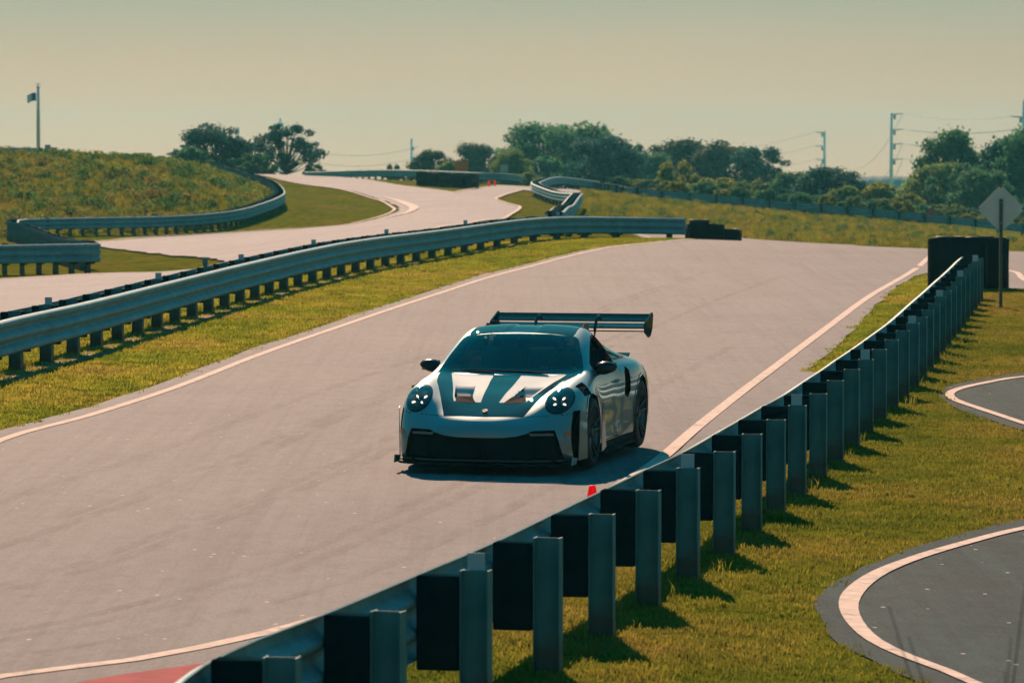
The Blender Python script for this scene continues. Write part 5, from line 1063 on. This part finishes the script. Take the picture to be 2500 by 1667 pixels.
def scatter(name, area, dens, meshes, smin, smax, label, cat='grass', holes=PAVED, edge=0., clump=0.):
    area = np.array(area); lo, hi = area.min(0), area.max(0); nn = int((hi - lo).prod() * dens); q = lo + rng.random((nn, 2)) * (hi - lo); q = q[in_poly(area, q)]
    for h_ in holes: q = q[~in_poly(h_, q)]
    if clump:
        w = np.sin(q[:, 0] * .9 + 2 * np.sin(q[:, 1] * .31)) * np.sin(q[:, 1] * .7 + q[:, 0] * .2) + rng.normal(0, .5, len(q)); q = q[w > clump]
    idx = rng.integers(0, len(meshes), len(q)); z = hgt(q[:, 0], q[:, 1]); root = None
    for k, me in enumerate(meshes):
        qq = q[idx == k]; zz_ = z[idx == k]
        if not len(qq): continue
        src = bpy.data.objects.new(name + '_source', me)
        pm = bpy.data.meshes.new(name); pm.vertices.add(len(qq)); pm.vertices.foreach_set('co', np.column_stack([qq, zz_]).astype(np.float32).ravel()); pm.update()
        at_ = pm.attributes.new('scl', 'FLOAT', 'POINT'); at_.data.foreach_set('value', (smin + (smax - smin) * rng.random(len(qq)) ** 1.5).astype(np.float32))
        ar = pm.attributes.new('rot', 'FLOAT', 'POINT'); ar.data.foreach_set('value', (rng.random(len(qq)) * 6.283).astype(np.float32))
        o = bpy.data.objects.new(name, pm); col.objects.link(o); tag(o, label, cat, kind='stuff')
        ng = bpy.data.node_groups.new(name, 'GeometryNodeTree'); ng.interface.new_socket('Geometry', in_out='INPUT', socket_type='NodeSocketGeometry'); ng.interface.new_socket('Geometry', in_out='OUTPUT', socket_type='NodeSocketGeometry')
        gi = ng.nodes.new('NodeGroupInput'); go = ng.nodes.new('NodeGroupOutput'); m2p = ng.nodes.new('GeometryNodeMeshToPoints'); iop = ng.nodes.new('GeometryNodeInstanceOnPoints'); oi = ng.nodes.new('GeometryNodeObjectInfo'); oi.inputs['Object'].default_value = src; oi.inputs['As Instance'].default_value = True
        na = ng.nodes.new('GeometryNodeInputNamedAttribute'); na.data_type = 'FLOAT'; na.inputs['Name'].default_value = 'scl'; nr_ = ng.nodes.new('GeometryNodeInputNamedAttribute'); nr_.data_type = 'FLOAT'; nr_.inputs['Name'].default_value = 'rot'
        cx = ng.nodes.new('ShaderNodeCombineXYZ'); e2r = ng.nodes.new('FunctionNodeEulerToRotation')
        l_ = ng.links.new; l_(gi.outputs[0], m2p.inputs[0]); l_(m2p.outputs[0], iop.inputs['Points']); l_(oi.outputs['Geometry'], iop.inputs['Instance']); l_(na.outputs[0], iop.inputs['Scale']); l_(nr_.outputs[0], cx.inputs[2]); l_(cx.outputs[0], e2r.inputs[0]); l_(e2r.outputs[0], iop.inputs['Rotation']); l_(iop.outputs[0], go.inputs[0])
        md = o.modifiers.new('scatter', 'NODES'); md.node_group = ng
T_s = [tuft_mesh(s_, 18, .028, .085, .0045, m_tuft, .8) for s_ in (1, 2)]; T_m = [tuft_mesh(s_, 20, .042, .16, .009, m_tuft, .8) for s_ in (3, 4)]
T_v = [tuft_mesh(s_, 20, .042, .16, .009, m_verge, .8) for s_ in (13, 14)]
T_d = [tuft_mesh(s_, 26, .30, .28, .018, m_dry, .6) for s_ in (5, 6)]; T_l = [leafy_mesh(s_, 130, .42, .50, .055, m_scrub) for s_ in (7, 8, 9)]; T_t = [tuft_mesh(s_, 34, .75, .22, .022, m_dry, .5) for s_ in (10,)]
rr_ = offset(rail_r, .02)
right_area = [at(500, 19)] + list(offset(rail_r, -1.0)[::6]) + [at(2460, 92), at(2700, 100), at(2900, 60), at(3000, 20)]
scatter('grass', right_area, 95, T_s, .7, 1.5, 'short green grass around the near guardrail and the service road')
scatter('grass', right_area, 9, T_m, .5, 1.1, 'short green grass around the near guardrail and the service road')
el = offset(L_left, -.36)
verge = list(el[(el[:, 1] > 30) & (el[:, 1] < 122)][::4]) + [p for p in offset(rail_l, -1.2)[::-8]]
scatter('grass', verge, 26, T_v, .7, 1.3, 'mown green verge between the main track and the double-sided guardrail', edge=0)
scatter('grass', [G(1965, 910), G(2060, 838), G(2130, 760), G(2190, 705), G(2262, 672), at(2275, 82), at(2240, 62), at(2150, 52), at(2060, 46.5), at(1990, 43)], 40, T_v, .6, 1.2, 'narrow strip of grass between the track edge line and the guardrail', holes=[main_poly])
T_w = [tuft_mesh(s_, 14, .10, .08, .005, m_tuft, .7) for s_ in (21, 22)]
for rl_, o1, o2, ho in ((rail_r, .05, .6, []), (rail_l, -.7, .25, [])):
    rl2_ = rl_[(rl_[:, 1] > 18) & (rl_[:, 1] < 100)][::4]; scatter('grass', list(offset(rl2_, o1)) + list(offset(rl2_, o2)[::-1]), 7, T_w, .4, 1.2, 'longer unmown grass growing round the guardrail posts', holes=ho, clump=-.1)
hillp = [at(-420, 176), at(40, 174.5), at(210, 178.8), at(383, 180.8), at(560, 185), at(640, 190), at(681, 197), at(681, 207), at(662, 218), at(625, 229), at(592, 240), at(535, 252), at(400, 256), at(100, 236), at(-420, 240)]
scatter('scrub', hillp, 2.2, T_l, .35, 1.25, 'rough green and brown scrub covering the hill on the left', 'scrub', holes=[], clump=-.35)
scatter('scrub', hillp, 6.0, T_d, .45, 1.0, 'rough green and brown scrub covering the hill on the left', 'scrub', holes=[])
scatter('scrub', hillp, .3, T_t, .4, .8, 'rough green and brown scrub covering the hill on the left', 'scrub', holes=[])
farp = [at(1440, 200), at(1420, 282), at(1500, 274), at(1752, 268), at(2156, 263), at(2500, 256), at(2750, 250), at(2750, 190), at(2300, 165), at(1900, 165), at(1600, 165)]
scatter('rough_grass', farp, 1.6, T_d, .5, 1.1, 'rough brownish grass on the slope beyond the crest of the track', holes=[main_poly]); scatter('rough_grass', farp, .5, T_l, .3, .9, 'rough brownish grass on the slope beyond the crest of the track', holes=[main_poly], clump=.2)
inf = [at(640, 262), at(700, 262), at(826, 240), at(900, 222), at(960, 202), at(940, 186), at(840, 173), at(574, 170), at(300, 166), at(60, 172), at(210, 176), at(560, 182), at(690, 192), at(690, 212), at(640, 235)]
# bare earth under the double-sided guardrail
m_dirt = simple('bare_earth', (.20, .15, .11), .95, var=.3, vs=3, Specular_IOR_Level=.1)
strip('dirt_strip', offset(rail_l[rail_l[:, 1] > 48][:-20], .02), .55 + .12 * np.sin(np.arange(len(rail_l[rail_l[:, 1] > 48][:-20])) * .7), .012, m_dirt)
# thin dry stems close to the camera at the lower right
mb = MB(); xy = at(2470, 13.5); g = float(hgt(*xy))
for k in range(26):
    a = random.uniform(-.32, .22); b_ = random.uniform(-.2, .2); h_ = random.uniform(1.35, 1.95); l_ = random.uniform(-.35, .25); mb.tube([(a * .3, b_ * .3, 0), (a * .7 + l_ * .3, b_, h_ * .6), (a + l_, b_ * 1.3, h_)], [.006, .004, .0015], 4)
o = mb.build('dry_stalks', simple('dry_stem', (.05, .06, .03), .9)); o.location = (xy[0], xy[1], g); tag(o, 'clump of thin dark dry stalks at the lower right edge of the photo', 'plant')
# ------------------------------------------------------------ haze
HAZE = True
if HAZE:
    x0, x1, y0, y1, z0, z1 = -2700, 2700, -90, 3400, -6, 60
    hz = MB(); hz.box(((x0 + x1) / 2, (y0 + y1) / 2, (z0 + z1) / 2), (x1 - x0, y1 - y0, z1 - z0)); mh = bpy.data.materials.new('haze'); mh.use_nodes = True; nh = mh.node_tree; nh.nodes.clear()
    pv = nh.nodes.new('ShaderNodeVolumePrincipled'); pv.inputs['Color'].default_value = (.16, .70, .82, 1); pv.inputs['Density'].default_value = .00019; pv.inputs['Anisotropy'].default_value = .25
    oo = nh.nodes.new('ShaderNodeOutputMaterial'); nh.links.new(pv.outputs[0], oo.inputs['Volume']); o = hz.build('haze', mh); o['kind'] = 'stuff'
    scene.cycles.volume_bounces = 0; scene.cycles.volume_step_rate = 10
